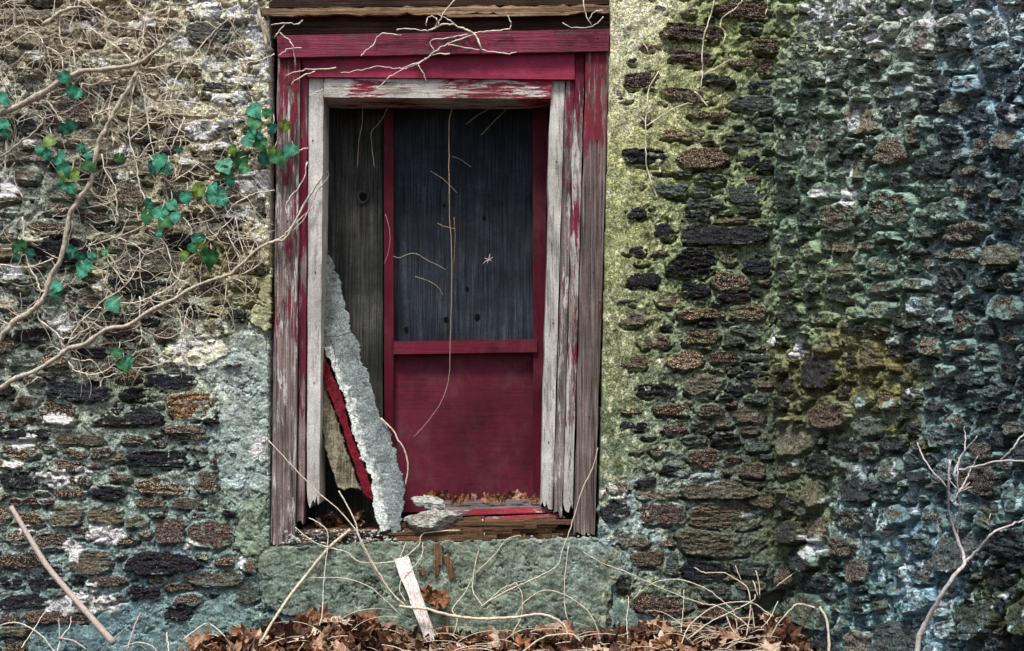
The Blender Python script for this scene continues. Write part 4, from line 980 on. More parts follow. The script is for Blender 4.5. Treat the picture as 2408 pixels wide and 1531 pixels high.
ivy = empty('ivy_vine', P(100, 1200, -.05), 'ivy with knotted bare stems and green leaves spreading over the left of the wall', 'ivy')
STEMS = [ # (pts, start diameter in px, end diameter)
 (cA([(-60,830),(0,800),(120,750),(260,680),(400,590),(480,540),(600,500),(740,490),(900,470),(1000,430),(1080,370),(1150,320),(1190,270)]),13,6),
 (cA([(960,510),(930,580),(870,680),(800,800),(750,900),(700,1000),(660,1150),(640,1280),(560,1400),(490,1531)])+cB([(430,290),(350,430),(310,560),(220,660),(110,730),(40,800),(-20,890)]),7,12),
 (cB([(-20,1215),(120,1130),(250,1080),(400,990),(470,930),(600,890),(750,790),(900,760),(1050,660),(1200,590),(1350,500),(1500,440),(1620,400),(1700,330),(1820,220),(1936,170)])+[(672,560),(698,512),(722,470),(748,430),(762,402)],10,3),
 (cB([(470,930),(500,860),(620,780),(700,700),(720,640)]),6,3),(cB([(480,880),(560,740),(640,670),(720,590),(830,520),(920,430),(1000,300),(1040,210)]),4,2.5),(cB([(750,230),(760,300),(830,400),(880,480)]),3.5,3),
 (cB([(1050,90),(1140,160),(1200,280),(1220,390),(1290,480)]),4.5,3),(cB([(780,130),(900,170),(980,215),(985,300),(990,420),(1000,500)]),3.5,2.5),(cB([(610,210),(760,160),(900,110),(1050,50)]),6,4),
 (cA([(310,680),(370,760),(430,860)]),6,5),(cA([(330,330),(400,370),(440,440),(430,540)]),4,4),(cA([(0,340),(80,310),(200,230),(270,250),(310,310)]),4,4),(cA([(0,235),(90,200),(170,175)]),5,3),(cA([(0,55),(50,20),(90,0)]),6,5),
 (cA([(560,0),(540,80),(500,160),(490,240)]),4,3),(cA([(430,70),(420,200),(440,320),(510,350),(530,480)]),4,4),
 (cA([(640,200),(740,280),(820,330),(890,390),(930,450),(965,510),(1060,520),(1130,560),(1190,620),(1210,650),(1200,760),(1200,860),(1300,940)]),4,3),
 (cA([(1190,-10),(1190,80),(1170,160),(1110,220)]),5,3),(cA([(870,-10),(960,80),(1010,130),(1010,240),(990,340),(970,430)]),4,4),(cA([(1700,90),(1600,140),(1480,250),(1380,370),(1300,470),(1240,560),(1210,650)]),3,5),
 (cA([(970,510),(940,620),(920,780),(905,900),(920,1020),(960,1150),(980,1300),(1050,1460)]),5,3.5),(cA([(970,520),(1000,620),(1020,700),(1040,860),(1060,1000),(1090,1110)]),4.5,3),(cA([(920,980),(980,920),(1100,830),(1190,790)]),4,3),
 (cA([(970,1120),(1050,1020),(1170,980)]),3.5,2.5),(cA([(1200,1060),(1250,940),(1300,830)]),5,4),(cA([(810,600),(780,690),(770,800),(790,940),(795,1040)]),3.5,4),(cA([(1110,710),(1250,710),(1400,730),(1500,760),(1560,810)]),3.5,2.5),
 (cA([(1120,1225),(1200,1280),(1280,1240),(1400,1150)]),5,3),(cA([(0,1115),(120,1020),(230,940),(290,880),(320,820)]),6,5),(cA([(120,880),(150,830),(230,770),(260,740)]),4,3),(cA([(45,820),(50,1000),(40,1230)]),4.5,4),
 (cA([(720,1090),(740,1200),(810,1310),(820,1420),(825,1531)]),4,4),(cA([(655,870),(660,810),(740,780),(780,760)]),4.5,3),(cA([(1800,20),(1830,120),(1870,280),(1880,370)]),8,5),(cA([(1936,380),(1820,430),(1700,440)]),4,3),
 (cA([(1740,450),(1720,520),(1640,640)]),4,2.5),(cA([(1936,1340),(1800,1360),(1700,1410),(1650,1440),(1600,1500),(1560,1531)]),4,4),(cA([(1500,1280),(1440,1360),(1440,1420),(1500,1490),(1530,1540)]),4,4),
 (cA([(1670,1050),(1790,980),(1900,910)]),4,3),(cA([(1540,1320),(1650,1250),(1780,1190),(1840,1130)]),4,3),(cB([(160,0),(170,140),(200,330),(260,440),(285,520)]),5,5),(cB([(175,160),(260,165),(300,155)]),8,6),
 (cB([(1640,0),(1560,80),(1500,160)]),4,3),(cB([(1290,0),(1340,70),(1360,170)]),4,3),(cB([(0,330),(150,350),(280,330),(380,290)]),4,3.5),(cB([(1380,570),(1480,510),(1600,450),(1700,400),(1800,350),(1850,290),(1800,265)]),4,3),
 (cB([(850,600),(950,600),(1040,570),(1150,520),(1250,440),(1290,310)]),4,4),(cB([(1060,560),(1080,620),(1140,680)]),6,4),(cB([(1270,500),(1240,600),(1270,700),(1280,820),(1260,930),(1180,1010),(1060,1050),(890,1065)]),4.5,3),
 (cB([(985,560),(985,720),(1000,830),(980,900)]),3.5,3),(cB([(1360,590),(1310,680),(1290,800),(1270,920)]),3.5,3),(cB([(480,1010),(530,1080),(650,1105),(740,1080),(800,1040)]),4.5,3),(cB([(500,990),(570,1010),(640,1000)]),5,3),
 (cB([(820,1100),(720,1140),(710,1200)]),4,3),(cB([(1660,0),(1680,120),(1720,260)]),3.5,2.5),(cB([(1600,100),(1640,200),(1690,290)]),3.5,3),(cB([(1600,430),(1580,600),(1550,700)]),3,2.5),(cB([(270,640),(280,720),(380,800),(450,870)]),5,5),
 (cA([(580,-20),(640,40),(700,100),(840,170)]),4,3),(cA([(1180,60),(1080,90),(1010,110)]),4,3),(cA([(300,180),(380,120),(440,80),(540,50),(610,60)]),8,4),(cA([(600,500),(530,580),(470,660),(380,700)]),4,3),(cB([(100,1310),(150,1220),(260,1130)]),3,4),
 (cA([(1230,470),(1330,440),(1400,420)]),4,3),(cA([(980,480),(1080,480),(1160,460),(1240,440)]),5,3),(cA([(560,590),(680,590),(770,520),(900,500)]),4,3),
 # runners that cross on to the door frame
 (cD([(940,195),(1000,185),(1100,195),(1160,195),(1220,165),(1300,160),(1380,190),(1440,220),(1465,260),(1480,320)]),4,6.5),(cD([(1320,-10),(1240,90),(1210,160)]),4,4),
 (cD([(1680,185),(1560,200),(1460,210),(1400,235),(1270,285),(1190,330),(1130,380),(1000,430),(940,440),(820,430),(720,450),(580,470)]),4.5,2.5),(cD([(1280,350),(1180,350),(1100,400),(1000,440),(900,490),(860,530),(810,570)]),4,3),
 (cD([(1400,220),(1300,240),(1165,260),(1180,330)]),3.5,3),(cD([(1270,285),(1400,310),(1500,325),(1650,345),(1710,335)]),4,3),(cD([(970,225),(840,220),(800,280),(740,330),(710,365)]),4,3),(cD([(550,440),(430,445),(340,450),(230,485)]),4,3),
 (cD([(420,455),(320,500),(260,540)]),4,3),(cD([(1075,415),(1110,470),(1135,525)]),3.5,2.5),(cD([(1130,170),(1135,125),(1165,105),(1200,125),(1195,165),(1160,190)]),3.5,3),(cD([(1310,150),(1260,120),(1210,90)]),3.5,3),
 (cD([(335,130),(310,155),(230,150),(140,160)]),4,3),(cD([(230,150),(180,210),(160,240)]),4,3),(cD([(190,210),(250,260),(280,320),(290,420)]),4,3),(cD([(185,360),(250,315),(330,305)]),3.5,3),(cD([(1655,105),(1675,150),(1672,190)]),3.5,3),
 (cD([(485,1090),(505,1130),(450,1200),(400,1290),(350,1397),(270,1500)]),4,4),(cD([(365,1045),(350,1140),(300,1220),(240,1300),(230,1380)]),4,3.5),(cD([(315,965),(375,950)]),4,3),(cE([(0,240),(100,170),(200,130),(240,90),(310,20),(400,-60)]),5,3),
 (cD([(2140,-10),(2155,90),(2190,165)]),3.5,3),(cD([(2270,70),(2220,75),(2170,130)]),3.5,3),(cD([(2010,150),(2080,180),(2200,170),(2270,110)]),3,2.5),
 (cD([(380,620),(420,600),(465,575)]),3.5,3),
]
FB = dict()
def surf_y(x, y):
    """depth in front of whatever is behind this place"""
    if 638 < x < 1434 and 60 < y < 1280:
        if y < 137: return -.030
        if x > 700 and x < 1350 and y < 190: return -.004
        if x < 706 or x > 1352: return -.010
        if x < 762 or x > 1275: return .02
        if y < 232: return .008
        return .16
    if 620 < x < 1434 and y <= 60: return -.045
    return -.034
stem_pts = []
for i, (pts, d0, d1) in enumerate(STEMS):
    sp = crom(pts, 5); n = len(sp); off = .0 if d0 < 6 else .012
    y = np.array([surf_y(a, b) for a, b in sp]); y = np.convolve(np.pad(y, 2, mode='edge'), np.ones(5) / 5, 'valid')
    y = y - off - .012 * (1 + np.array([perlin(np.array([j * .35]), np.array([i * 3.3]), 5)[0] for j in range(n)])) 
    jit = 1.6 if d0 < 8 else 1.0
    sp = sp + np.stack([perlin(np.arange(n) * .7, np.full(n, i * 5.), 6), perlin(np.arange(n) * .7, np.full(n, i * 5.), 8)], 1) * jit * 1.4
    p3 = PV(sp[:, 0], sp[:, 1], y)
    f_ = 1.25 if d0 >= 7 else .74
    V, Fc = tube(p3, d0 * S / 2 * f_, d1 * S / 2 * (f_ if d1 < 7 else 1.1), 7 if d0 > 5 else 5, .14, i, wob=.0011)
    mesh('stem', V, Fc, VINE if d0 >= 5.5 else VINEF, ivy)
    if i < 70:
        for j in range(0, n, 2): stem_pts.append((sp[j, 0], sp[j, 1], math.atan2(*(sp[min(j + 1, n - 1)] - sp[max(j - 1, 0)])[::-1]), d0))
Vs, Fs, off = [], [], 0
rt = random.Random(21)
cand = [s for s in stem_pts if s[0] < 640]
for i in range(820):
    x, y, a, d0 = rt.choice(cand)
    if rt.random() < .25: x, y = rt.uniform(0, 600), rt.uniform(0, 760)
    if y > 880: continue
    a += rt.choice((-1, 1)) * rt.uniform(.4, 1.4); L = rt.uniform(20, 95); k = rt.randint(4, 8); pts = [(x, y)]; cu = rt.uniform(-.25, .25)
    for j in range(k):
        a += cu + rt.uniform(-.35, .35); x += math.cos(a) * L / k; y += math.sin(a) * L / k; pts.append((x, y))
    sp = crom(pts, 3); dep = -.028 - rt.uniform(0, .028)
    if max(sp[:, 0]) > 650: continue
    V, Fc = tube(PV(sp[:, 0], sp[:, 1], np.linspace(dep, dep + .015, len(sp))), rt.uniform(1.1, 2.1) * S / 2, .7 * S / 2, 4, .1, i)
    Vs += V; Fs += [tuple(q + off for q in f) for f in Fc]; off += len(V)
o = mesh('tendrils', Vs, Fs, VINEF, ivy); o['kind'] = 'stuff'

# ivy leaves
def ivy_leaf_mesh(seed):
    rng = random.Random(seed); out = []
    lobes = [(-90, .50), (-62, .70), (-40, .72), (-14, .92), (16, .76), (40, .84) , (64, .78), (90, 1.22)]
    pts = []
    for a, r in lobes: pts.append((a, r * rng.uniform(.92, 1.08)))
    full = [(a, r) for a, r in pts] + [(180 - a, r * rng.uniform(.94, 1.06)) for a, r in pts[-2:0:-1]]
    V = [(0, -.1, 0)]
    for a, r in full:
        x, z = r * math.cos(math.radians(a)), r * math.sin(math.radians(a)); V.append((x, 0, z))
    V = np.array(V, float); mid = (V[1:] + np.roll(V[1:], -1, axis=0)) / 2 * 1.0
    ring = np.empty((2 * (len(V) - 1), 3)); ring[0::2] = V[1:]; ring[1::2] = mid
    inner = ring * .55
    al = np.vstack([V[:1] * 0 + [[0, 0, 0]], inner, ring])
    r2 = al[:, 0] ** 2 + al[:, 2] ** 2
    al[:, 1] = .10 * r2 + .22 * np.abs(al[:, 0]) * -.6 + .05 * np.sin(al[:, 0] * 7 + seed) + .05 * np.cos(al[:, 2] * 6)
    al[1::2, 1] += .02
    n = len(ring); Fc = [(0, 1 + i, 1 + (i + 1) % n) for i in range(n)] + [(1 + i, 1 + n + i, 1 + n + (i + 1) % n, 1 + (i + 1) % n) for i in range(n)]
    al[:, 2] *= -1     # tip points down
    return al, Fc
IV = [ivy_leaf_mesh(s) for s in range(5)]
LEAVES = [(150,180,17),(168,212,16),(184,218,14),(152,303,15),(168,292,15),(118,330,17),(96,350,13),(108,362,14),(140,372,19),(148,396,20),(166,408,22),(152,430,18),(168,442,14),(206,360,15),(206,386,17),(280,370,13),(375,376,22),(388,394,16),(362,392,17),
 (595,257,20),(628,264,13),(598,288,18),(590,312,14),(613,337,18),(564,372,24),(526,388,20),(532,404,17),(671,294,16),(655,368,23),(686,350,19),(468,445,19),(436,462,17),(402,480,15),(378,498,20),(346,505,18),(386,520,17),(508,458,24),(522,470,15),
 (466,560,18),(432,598,13),(452,580,13),(492,602,24),(476,575,12),(45,577,16),(70,592,13),(40,602,10),(170,590,17),(186,600,12),(198,625,22),(194,640,14),(265,712,21),(135,672,16),(130,688,14),(275,828,14),(288,852,17),(300,846,16),(4,232,17),(4,292,16),(12,312,13),
 (640,300,15),(618,372,15),(640,352,12),(580,330,16),(606,318,13),(545,350,14),(575,395,15),(500,440,14),(540,425,13),(352,480,15),(412,508,15),(190,345,11),(215,600,10),(246,592,9),(420,352,9),(372,548,9)]
rl = random.Random(77)
for i, (x, y, r) in enumerate(LEAVES):
    al, Fc = IV[i % 5]; a = math.radians(rl.uniform(-50, 50)); tx, tz = rl.uniform(-.55, .55), rl.uniform(-.5, .5)
    v = al * r * S * 1.18
    yy = v[:, 1] - v[:, 0] * tx * .8 + v[:, 2] * tz * .8
    X = v[:, 0] * math.cos(a) - v[:, 2] * math.sin(a); Z = v[:, 0] * math.sin(a) + v[:, 2] * math.cos(a)
    base = np.array(P(x, y, surf_y(x, y) - .035 - rl.uniform(0, .02)))
    V = np.stack([X, yy, Z], 1) + base
    if rl.random() < .62: c = np.array((.036, .155, .098)) * rl.uniform(.8, 1.35)
    elif rl.random() < .6: c = np.array((.030, .105, .040)) * rl.uniform(.6, 1.2)
    else: c = np.array((.10, .16, .03)) * rl.uniform(.7, 1.1)
    cc = np.tile(c, (len(V), 1)); n_ = (len(V) - 1) // 2; cc[1:1 + n_] *= np.where(np.arange(n_) % 2 == 0, 1.5, .8)[:, None]; cc[0] *= 1.7
    o = mesh('leaf', V, Fc, IVY, ivy, True, dict(col=cc))

Vs, Fs, off = [], [], 0
for i, (x, y, r) in enumerate(LEAVES):
    a = rl.uniform(.3, 2.8); L = rl.uniform(12, 34); b0 = surf_y(x, y)
    V, Fc = tube(to3([(x, y), (x + math.cos(a) * L * .5 + 3, y - math.sin(a) * L * .55), (x + math.cos(a) * L, y - math.sin(a) * L)], [b0 - .042, b0 - .04, b0 - .01]), .0016, .0012, 4, .05, i)
    Vs += V; Fs += [tuple(v + off for v in f) for f in Fc]; off += len(V)
mesh('leaf_stalks', Vs, Fs, VINEF, ivy)['kind'] = 'stuff'
# dry runners hanging inside the doorway
HANG = [
 (cD([(1290,560),(1295,700),(1280,780),(1278,1000),(1282,1397)])+cE([(1295,200),(1295,500),(1285,800),(1280,1000),(1240,1160),(1150,1300),(1050,1410)]),3.2,2.4,[.115,.10,.09,.07],'longest dry runner hanging down the middle of the red door','VINEF'),
 (cD([(725,630),(720,800),(700,900),(690,1075)]),2.8,1.8,[.13,.13],'short straight dry runner hanging in front of the knot hole plank','VINEF'),
 (cD([(890,680),(840,780),(780,850),(785,960),(800,1080)]),2.6,1.8,[.12,.13],'kinked dry runner hanging beside the left red stile','VINEF'),
 (cD([(1390,800),(1480,730),(1570,690),(1700,690),(1820,690),(1920,670)]),2.4,2.8,[.15,.11],'thin runner arching under the right end of the inner header','VINEF'),
 (cD([(1480,870),(1600,750),(1700,650)]),2.4,2.4,[.16,.12],'short slanting twig near the top right corner of the plywood','VINEF'),
 (cD([(1300,1005),(1350,1025),(1420,1075)]),2,1.6,[.15,.16],'small curled twig right of the long hanging runner','VINEF'),
 (cD([(1160,1100),(1250,1160),(1330,1240)]),2,1.6,[.16,.16],'faint slanting twig crossing the long hanging runner','VINEF'),
 (cE([(1205,38),(1240,55),(1320,75)]),2.4,1.8,[.15,.15],'tiny pale twig on the plywood above its middle','VINEF'),
 (cE([(1310,0),(1318,120),(1310,300)]),2,1.4,[.13,.14],'fine strand hanging close beside the long runner','VINEF'),
 (cE([(922,250),(960,260),(1050,230),(1150,280),(1260,335)]),2.8,2,[.13,.16],'bent pale twig sticking out from the left red stile','VINEF'),
 (cE([(1060,380),(1150,410),(1210,450),(1240,500)]),2.4,1.8,[.15,.16],'curved pale twig low on the plywood','VINEF'),
 (cE([(870,-20),(900,100),(890,220),(860,300)]),2.4,1.8,[.115,.12],'dull runner clinging to the left red stile','VINEF'),
 (cE([(480,765),(560,765),(650,735),(720,710),(750,740),(730,780),(670,820),(655,860),(690,910),(700,940),(685,930),(690,905)]),2.6,2,[.07,.05,.05],'dark looped wire sticking out of the fallen plaster','WIRE'),
 (cE([(480,770),(520,790),(550,900),(545,1000),(600,1110)])+cE([(560,1240),(560,1330)]),2,1.8,[.06,.045],'thin dark wire running down the fallen plaster','WIRE'),
 (cE([(840,1290),(920,1370)])+cG([(950,40),(990,100),(1015,210),(1000,330)]),6,5,[.05,.03,.02],'thick pale cane bowed behind the foot of the fallen plaster','PALE'),
 (cE([(480,1225 - 860),(480,400)]),0,0,0,'','')]
MT = dict(VINEF=VINEF, WIRE=WIRE, PALE=PALE, STICK=STICK, SAPL=SAPL, VINE=VINE)
for i, (pts, d0, d1, ys, lab, mt) in enumerate(HANG):
    if not d0: continue
    sp = crom(pts, 6); y = np.interp(np.linspace(0, 1, len(sp)), np.linspace(0, 1, len(ys)), ys)
    V, Fc = tube(PV(sp[:, 0], sp[:, 1], y), d0 * S / 2 * .72, d1 * S / 2 * .72, 5, .08, 300 + i, wob=.0006)
    setp(mesh('wire' if mt == 'WIRE' else 'dry_twig', V, Fc, HANGM if mt == 'VINEF' else MT[mt]), lab, 'wire' if mt == 'WIRE' else 'twig')

hk = empty('dried_husk', P(1148, 610, .235), 'tiny pale pink dried flower husk stuck on the dark plywood', 'husk')
for i, (dx, dy) in enumerate(((-14, 12), (-9, -3), (4, -13), (10, -5), (9, 5), (-3, 13))):
    V, Fc = tube(to3([(1148, 610), (1148 + dx * .6, 610 + dy * .5), (1148 + dx, 610 + dy)], [.235, .228, .24]), .0018, .0009, 4, .1, i)
    mesh('petal', V, Fc, HUSK, hk)
# twigs on the right of the door
RT = [
 (cR1([(895,-20),(870,100),(820,250),(805,400),(810,520),(790,640)]),5,3,-.05,'long thin stem hanging over the upper stones right of the door'),
 (cR1([(1100,-10),(1040,60),(960,120),(935,180),(970,240),(950,330)]),4,2.5,-.05,'crooked stem hanging at the upper corner between the walls'),
 (cR1([(1270,-10),(1265,60),(1250,105)]),3.5,2.5,-.05,'short stub of stem at the very top of the corner'),
 (cR1([(820,520),(900,480),(970,440),(1050,400)]),3.5,2,-.05,'side shoot leaning right from the long stem'),
 (cR1([(755,645),(800,695),(850,755)]),5,3.5,-.045,'short stout peg of wood on the red brown stone'),
 (cR1([(330,250),(390,300),(430,370),(455,450)]),2.4,1.8,-.035,'faint arching tendril on the cream mortar'),
 (cR1([(500,505),(430,630),(420,760),(410,880),(408,1020),(415,1170),(450,1290),(495,1405)]),4.2,3.2,-.05,'long wavy stem hanging down the yellow mortar'),
 (cR1([(410,895),(500,830),(600,770),(680,735),(740,730)]),3.5,2.5,-.045,'side shoot rising right from the wavy stem'),
 (cR1([(405,855),(370,820),(345,795)]),3,2,-.045,'tiny left shoot of the wavy stem'),
 (cR1([(415,805),(460,770)]),2.6,2,-.045,'tiny right shoot of the wavy stem')]
for i, (pts, d0, d1, y, lab) in enumerate(RT):
    sp = crom(pts, 5); V, Fc = tube(PV(sp[:, 0], sp[:, 1], y - .006 * np.sin(np.arange(len(sp)) * .9)), d0 * S / 2 * .8, d1 * S / 2 * .8, 5, .1, 400 + i, wob=.0012)
    setp(mesh('hanging_creeper', V, Fc, VINEF), lab, 'creeper')

# dead stems standing and arching along the foot of the wall
FOOT = [
 (cG([(60,1350),(230,1080),(360,910),(500,740),(645,615)]),6,8,[-.30,-.06,-.02],'PALE','thick pale stick leaning on the sill at its left'),
 (cG([(120,45),(300,240),(450,390),(560,480),(680,620),(710,680),(760,780),(830,900),(900,1010),(1000,1110)]),3,5,[-.03,-.08,-.12],'PALE','long pale stem slanting from the left jamb down to the lath'),
 (cG([(570,370),(630,470),(680,580),(710,700),(790,850),(860,960),(960,1080)]),4.5,4,[.03,-.06,-.12],'PALE','pale stem rising into the dark gap below the fallen plaster'),
 (cG([(960,1110),(1080,1120),(1150,1130),(1300,1170),(1500,1190),(1700,1180),(1850,1160),(1960,1190),(2030,1260),(2060,1420)]),7,6,[-.16,-.2,-.22],'PALE','thick pale vine cane arching along the ground below the apron'),
 (cG([(2235,90),(2200,220),(2130,370),(2060,600),(2010,740),(1970,850),(1850,920),(1650,1010),(1480,1110)]),3,4,[-.02,-.06,-.14],'PALE','long bowed stem rising across the right outer casing'),
 (cG([(1495,550),(1505,650),(1460,780),(1430,950),(1440,1030),(1500,1110)]),3.5,3,[.02,-.05,-.12],'PALE','wavy stem rising to the middle of the rotten sill'),
 (cG([(1740,655),(1650,680),(1560,790),(1440,910),(1380,1020),(1300,1130),(1330,1200),(1280,1390)]),3,3.5,[-.03,-.05,-.14],'PALE','slanting stem crossing the apron right of its middle'),
 (cG([(380,540),(450,580),(500,640),(490,800),(470,1000),(460,1180),(400,1340)]),2.6,3,[-.03,-.06,-.16],'VINEF','thin upright stem crossing the left end of the apron'),
 (cG([(290,600),(400,690),(500,730),(620,760),(700,820),(850,830),(980,800),(1080,720),(1120,640),(1350,620)]),2.6,3,[-.03,-.05,-.03],'VINEF','thin stem sagging in an arc under the left of the sill'),
 (cG([(360,925),(600,930),(760,980),(880,1080),(950,1150)]),3,2.6,[-.05,-.12],'PALE','thin arched stem over the lower left of the apron'),
 (cG([(2140,760),(2260,830),(2408,885)])+cR3([(240,960),(480,1070),(780,1190),(900,1210),(1050,1290),(1150,1380),(1240,1560)]),3,4,[-.05,-.09,-.22],'PALE','very long straight stem slanting right from the apron to the leaves'),
 (cG([(1700,1180),(1760,1090),(1850,1020),(1950,1010),(2080,1070),(2200,1180),(2260,1370)]),3,3,[-.12,-.08,-.2],'PALE','thin arch over the right half of the apron'),
 (cG([(1740,1410),(1880,1310),(2000,1290),(2090,1300),(2170,1420)]),5,4,[-.26,-.24,-.28],'PALE','low pale hoop standing out of the leaves under the apron'),
 (cG([(1500,1110),(1600,1010),(1700,960),(1770,940)]),3,2,[-.12,-.06],'PALE','short pale shoot ending in the middle of the apron'),
 (cG([(1710,960),(1750,1050),(1740,1180),(1690,1290),(1730,1397)]),3,3.4,[-.06,-.1,-.2],'PALE','limp stem dangling down to the leaves right of centre'),
 (cG([(1000,700),(960,820),(980,900),(960,1000),(1000,1080)]),2.6,2.4,[-.03,-.1],'VINEF','thin stem crossing in front of the pale lath'),
 (cG([(1110,700),(1105,780),(1040,870),(980,900)]),2.6,2.2,[-.03,-.08],'VINEF','hooked thin stem right of the lath'),
 (cG([(2045,720),(2025,900),(2020,1080),(2040,1200)]),2.4,2.4,[-.05,-.12],'VINEF','faint upright stem near the right end of the apron'),
 (cR3([(650,1510),(720,1350),(870,1230),(1000,1190),(1150,1190),(1250,1250),(1310,1290)]),4,4,[-.28,-.16,-.2],'PALE','broad pale arch rising from the leaves at the right'),
 (cR3([(1280,1450),(1350,1330),(1430,1240),(1490,1200),(1640,1240)])+cS3([(80,700),(110,760),(118,890)]),4,6,[-.3,-.32,-.5],'PALE','stout pale hoop at the foot of the side wall'),
 (cR3([(320,1170),(400,1090),(500,1040),(650,1030),(830,1090),(950,1180),(1030,1260),(1060,1400),(1080,1450)]),3.5,3.5,[-.06,-.1,-.2],'PALE','high thin arch over the stones right of the apron'),
 (cR3([(750,940),(800,970),(850,980),(960,980),(1050,1030),(1120,1080),(1150,1190),(1180,1400),(1190,1550)]),3,4.5,[-.06,-.12,-.2],'PALE','branched stem reaching left from the corner between the walls'),
 (cR3([(700,1450),(860,1330),(980,1270),(1080,1220),(1170,1170),(1180,1130)]),4.5,3,[-.28,-.16],'PALE','straight pale stem slanting up out of the leaves at the right'),
 (cR3([(1040,930),(1060,980),(1080,1030)]),3,3,[-.07,-.1],'PALE','stubby twig on the branched stem in the corner'),
 (cR3([(1185,965),(1205,1040),(1215,1140)]),3.5,3,[-.1,-.14],'PALE','short upright stub in the corner, the right one of two'),
 (cR3([(1165,1035),(1200,1140)]),3.5,3,[-.1,-.14],'PALE','short upright stub in the corner, the left one of two'),
 (cR3([(1330,1075),(1400,1020),(1500,950)]),3,2.4,[-.16,-.2],'VINEF','thin twig leaning on the side wall above the dark hole'),
 (cR3([(980,1290),(1020,1380),(1080,1450)]),4,3,[-.24,-.3],'PALE','short stout stub among the leaves at the right'),
 (cR3([(1150,1180),(1140,1300),(1120,1420)]),3,3,[-.16,-.26],'PALE','upright thin stem below the corner'),
 (cR3([(1340,1180),(1290,1290),(1220,1370)]),3,3,[-.22,-.3],'PALE','short slanting stem left of the stout hoop'),
 (cR3([(680,1100),(670,1280),(655,1440),(660,1540)]),2.2,2.4,[-.05,-.2],'VINEF','faint upright stalk in front of the dark stone right of the apron'),
 (cR3([(290,1150),(275,1330),(285,1450)]),2.2,2.4,[-.05,-.2],'VINEF','faint upright stalk just right of the apron'),
 (cC([(990,1260),(950,1350),(890,1540)]),4,4,[-.1,-.3],'STICK','dark brown upright stalk at the lower left'),
 (cC([(-20,1355),(100,1330),(200,1360),(300,1430),(395,1550)]),4,4,[-.28,-.34],'PALE','pale arch at the bottom left corner'),
 (cC([(150,1510),(230,1390),(320,1250)]),3,2.4,[-.3,-.14],'VINEF','thin slanting stalk behind the pale arch at the bottom left'),
 (cC([(500,1290),(490,1360),(430,1440),(400,1540)]),3,3,[-.1,-.25],'VINEF','forked thin stalk left of the grey branch foot'),
 (cC([(415,1300),(418,1400),(425,1510)]),3.6,3.2,[-.12,-.25],'STICK','straight short stalk beside the forked one'),
 (cC([(700,1540),(800,1440),(905,1355)]),3,2.4,[-.3,-.12],'STICK','thin stalk crossing the foot of the grey branch'),
 (cC([(860,1510),(960,1470),(1060,1490),(1110,1540)]),3.5,3.5,[-.3,-.3],'PALE','low small hoop at the bottom left of centre'),
 (cC([(1175,1400),(1178,1460),(1190,1540)]),3,3,[-.1,-.2],'VINEF','single upright stalk left of the leaf heap'),
 (cC([(1290,1450),(1440,1340),(1520,1370),(1660,1510)]),3,2.4,[-.2,-.1,-.2],'VINEF','thin bent stalk over the first leaves at the left'),
 (cC([(410,1440),(520,1460),(610,1520)]),6,4,[-.22,-.3],'STICK','grey twig lying low beside the foot of the branch'),
]
for i, (pts, d0, d1, ys, mt, lab) in enumerate(FOOT):
    sp = crom(pts, 6); y = np.interp(np.linspace(0, 1, len(sp)), np.linspace(0, 1, len(ys)), ys)
    V, Fc = tube(PV(sp[:, 0], sp[:, 1], y), d0 * S / 2 * (.78 if d0 < 6 else 1.), d1 * S / 2 * (.78 if d1 < 6 else 1.), 6, .09, 500 + i, wob=.0009)
    setp(mesh('dry_cane', V, Fc, MT[mt]), lab, 'cane')
# the thick bare stick at the left
sp = crom(cC([(78,515),(200,720),(330,930),(480,1110),(620,1270),(800,1475)]), 8)
V, Fc = tube(PV(sp[:, 0], sp[:, 1], np.linspace(-.10, -.36, len(sp))), 11 * S / 2, 14 * S / 2, 10, .03, 9)
setp(mesh('bare_branch', V, Fc, STICK), 'thick smooth grey bare branch leaning on the lower left of the wall', 'branch')

# sapling before the side wall
sap = empty('sapling', P(2140, 1620, -1.75), 'leafless grey sapling forking in front of the right side wall', 'sapling')
SP = [([(480,1010),(470,850),(510,750),(560,660),(620,570),(660,515),(630,420),(600,330),(595,230),(600,105)],13,4,'trunk'),([(660,515),(700,480),(740,440),(770,400),(840,370),(905,348),(1000,330)],7,4,'limb'),([(620,150),(720,130),(800,112),(905,110),(1000,115)],5,4,'limb'),
      ([(800,112),(850,65),(880,20),(905,-5),(940,-60)],4.5,3,'limb'),([(590,215),(530,150),(490,90),(470,35)],4.5,3,'limb'),([(635,240),(670,180),(685,140),(712,92)],4,2.5,'twig'),([(612,170),(640,100),(660,70),(712,10)],4.5,3,'twig'),
      ([(650,500),(632,400),(638,300),(632,180),(632,130)],4,3,'limb'),([(750,430),(762,390),(760,350),(765,320)],3,2,'twig'),([(600,190),(640,225),(680,200)],3,2,'twig'),([(612,280),(640,232),(690,215)],3,2,'twig'),([(600,190),(598,150),(604,106)],3,2,'twig'),([(660,70),(662,20),(660,-30)],3.5,2,'twig')]
for i, (pts, d0, d1, nm) in enumerate(SP):
    sp = crom(cS3(pts), 5); n = len(sp)
    y = -1.75 + .03 * np.sin(np.arange(n) * .25 + i)
    k = (D - 1.75) / D
    V, Fc = tube(PV(sp[:, 0], sp[:, 1], y), d0 * S / 2 * k * 1.05, d1 * S / 2 * k, 7, .08, 600 + i, wob=.0012)
    mesh(nm, V, Fc, SAPL, sap)

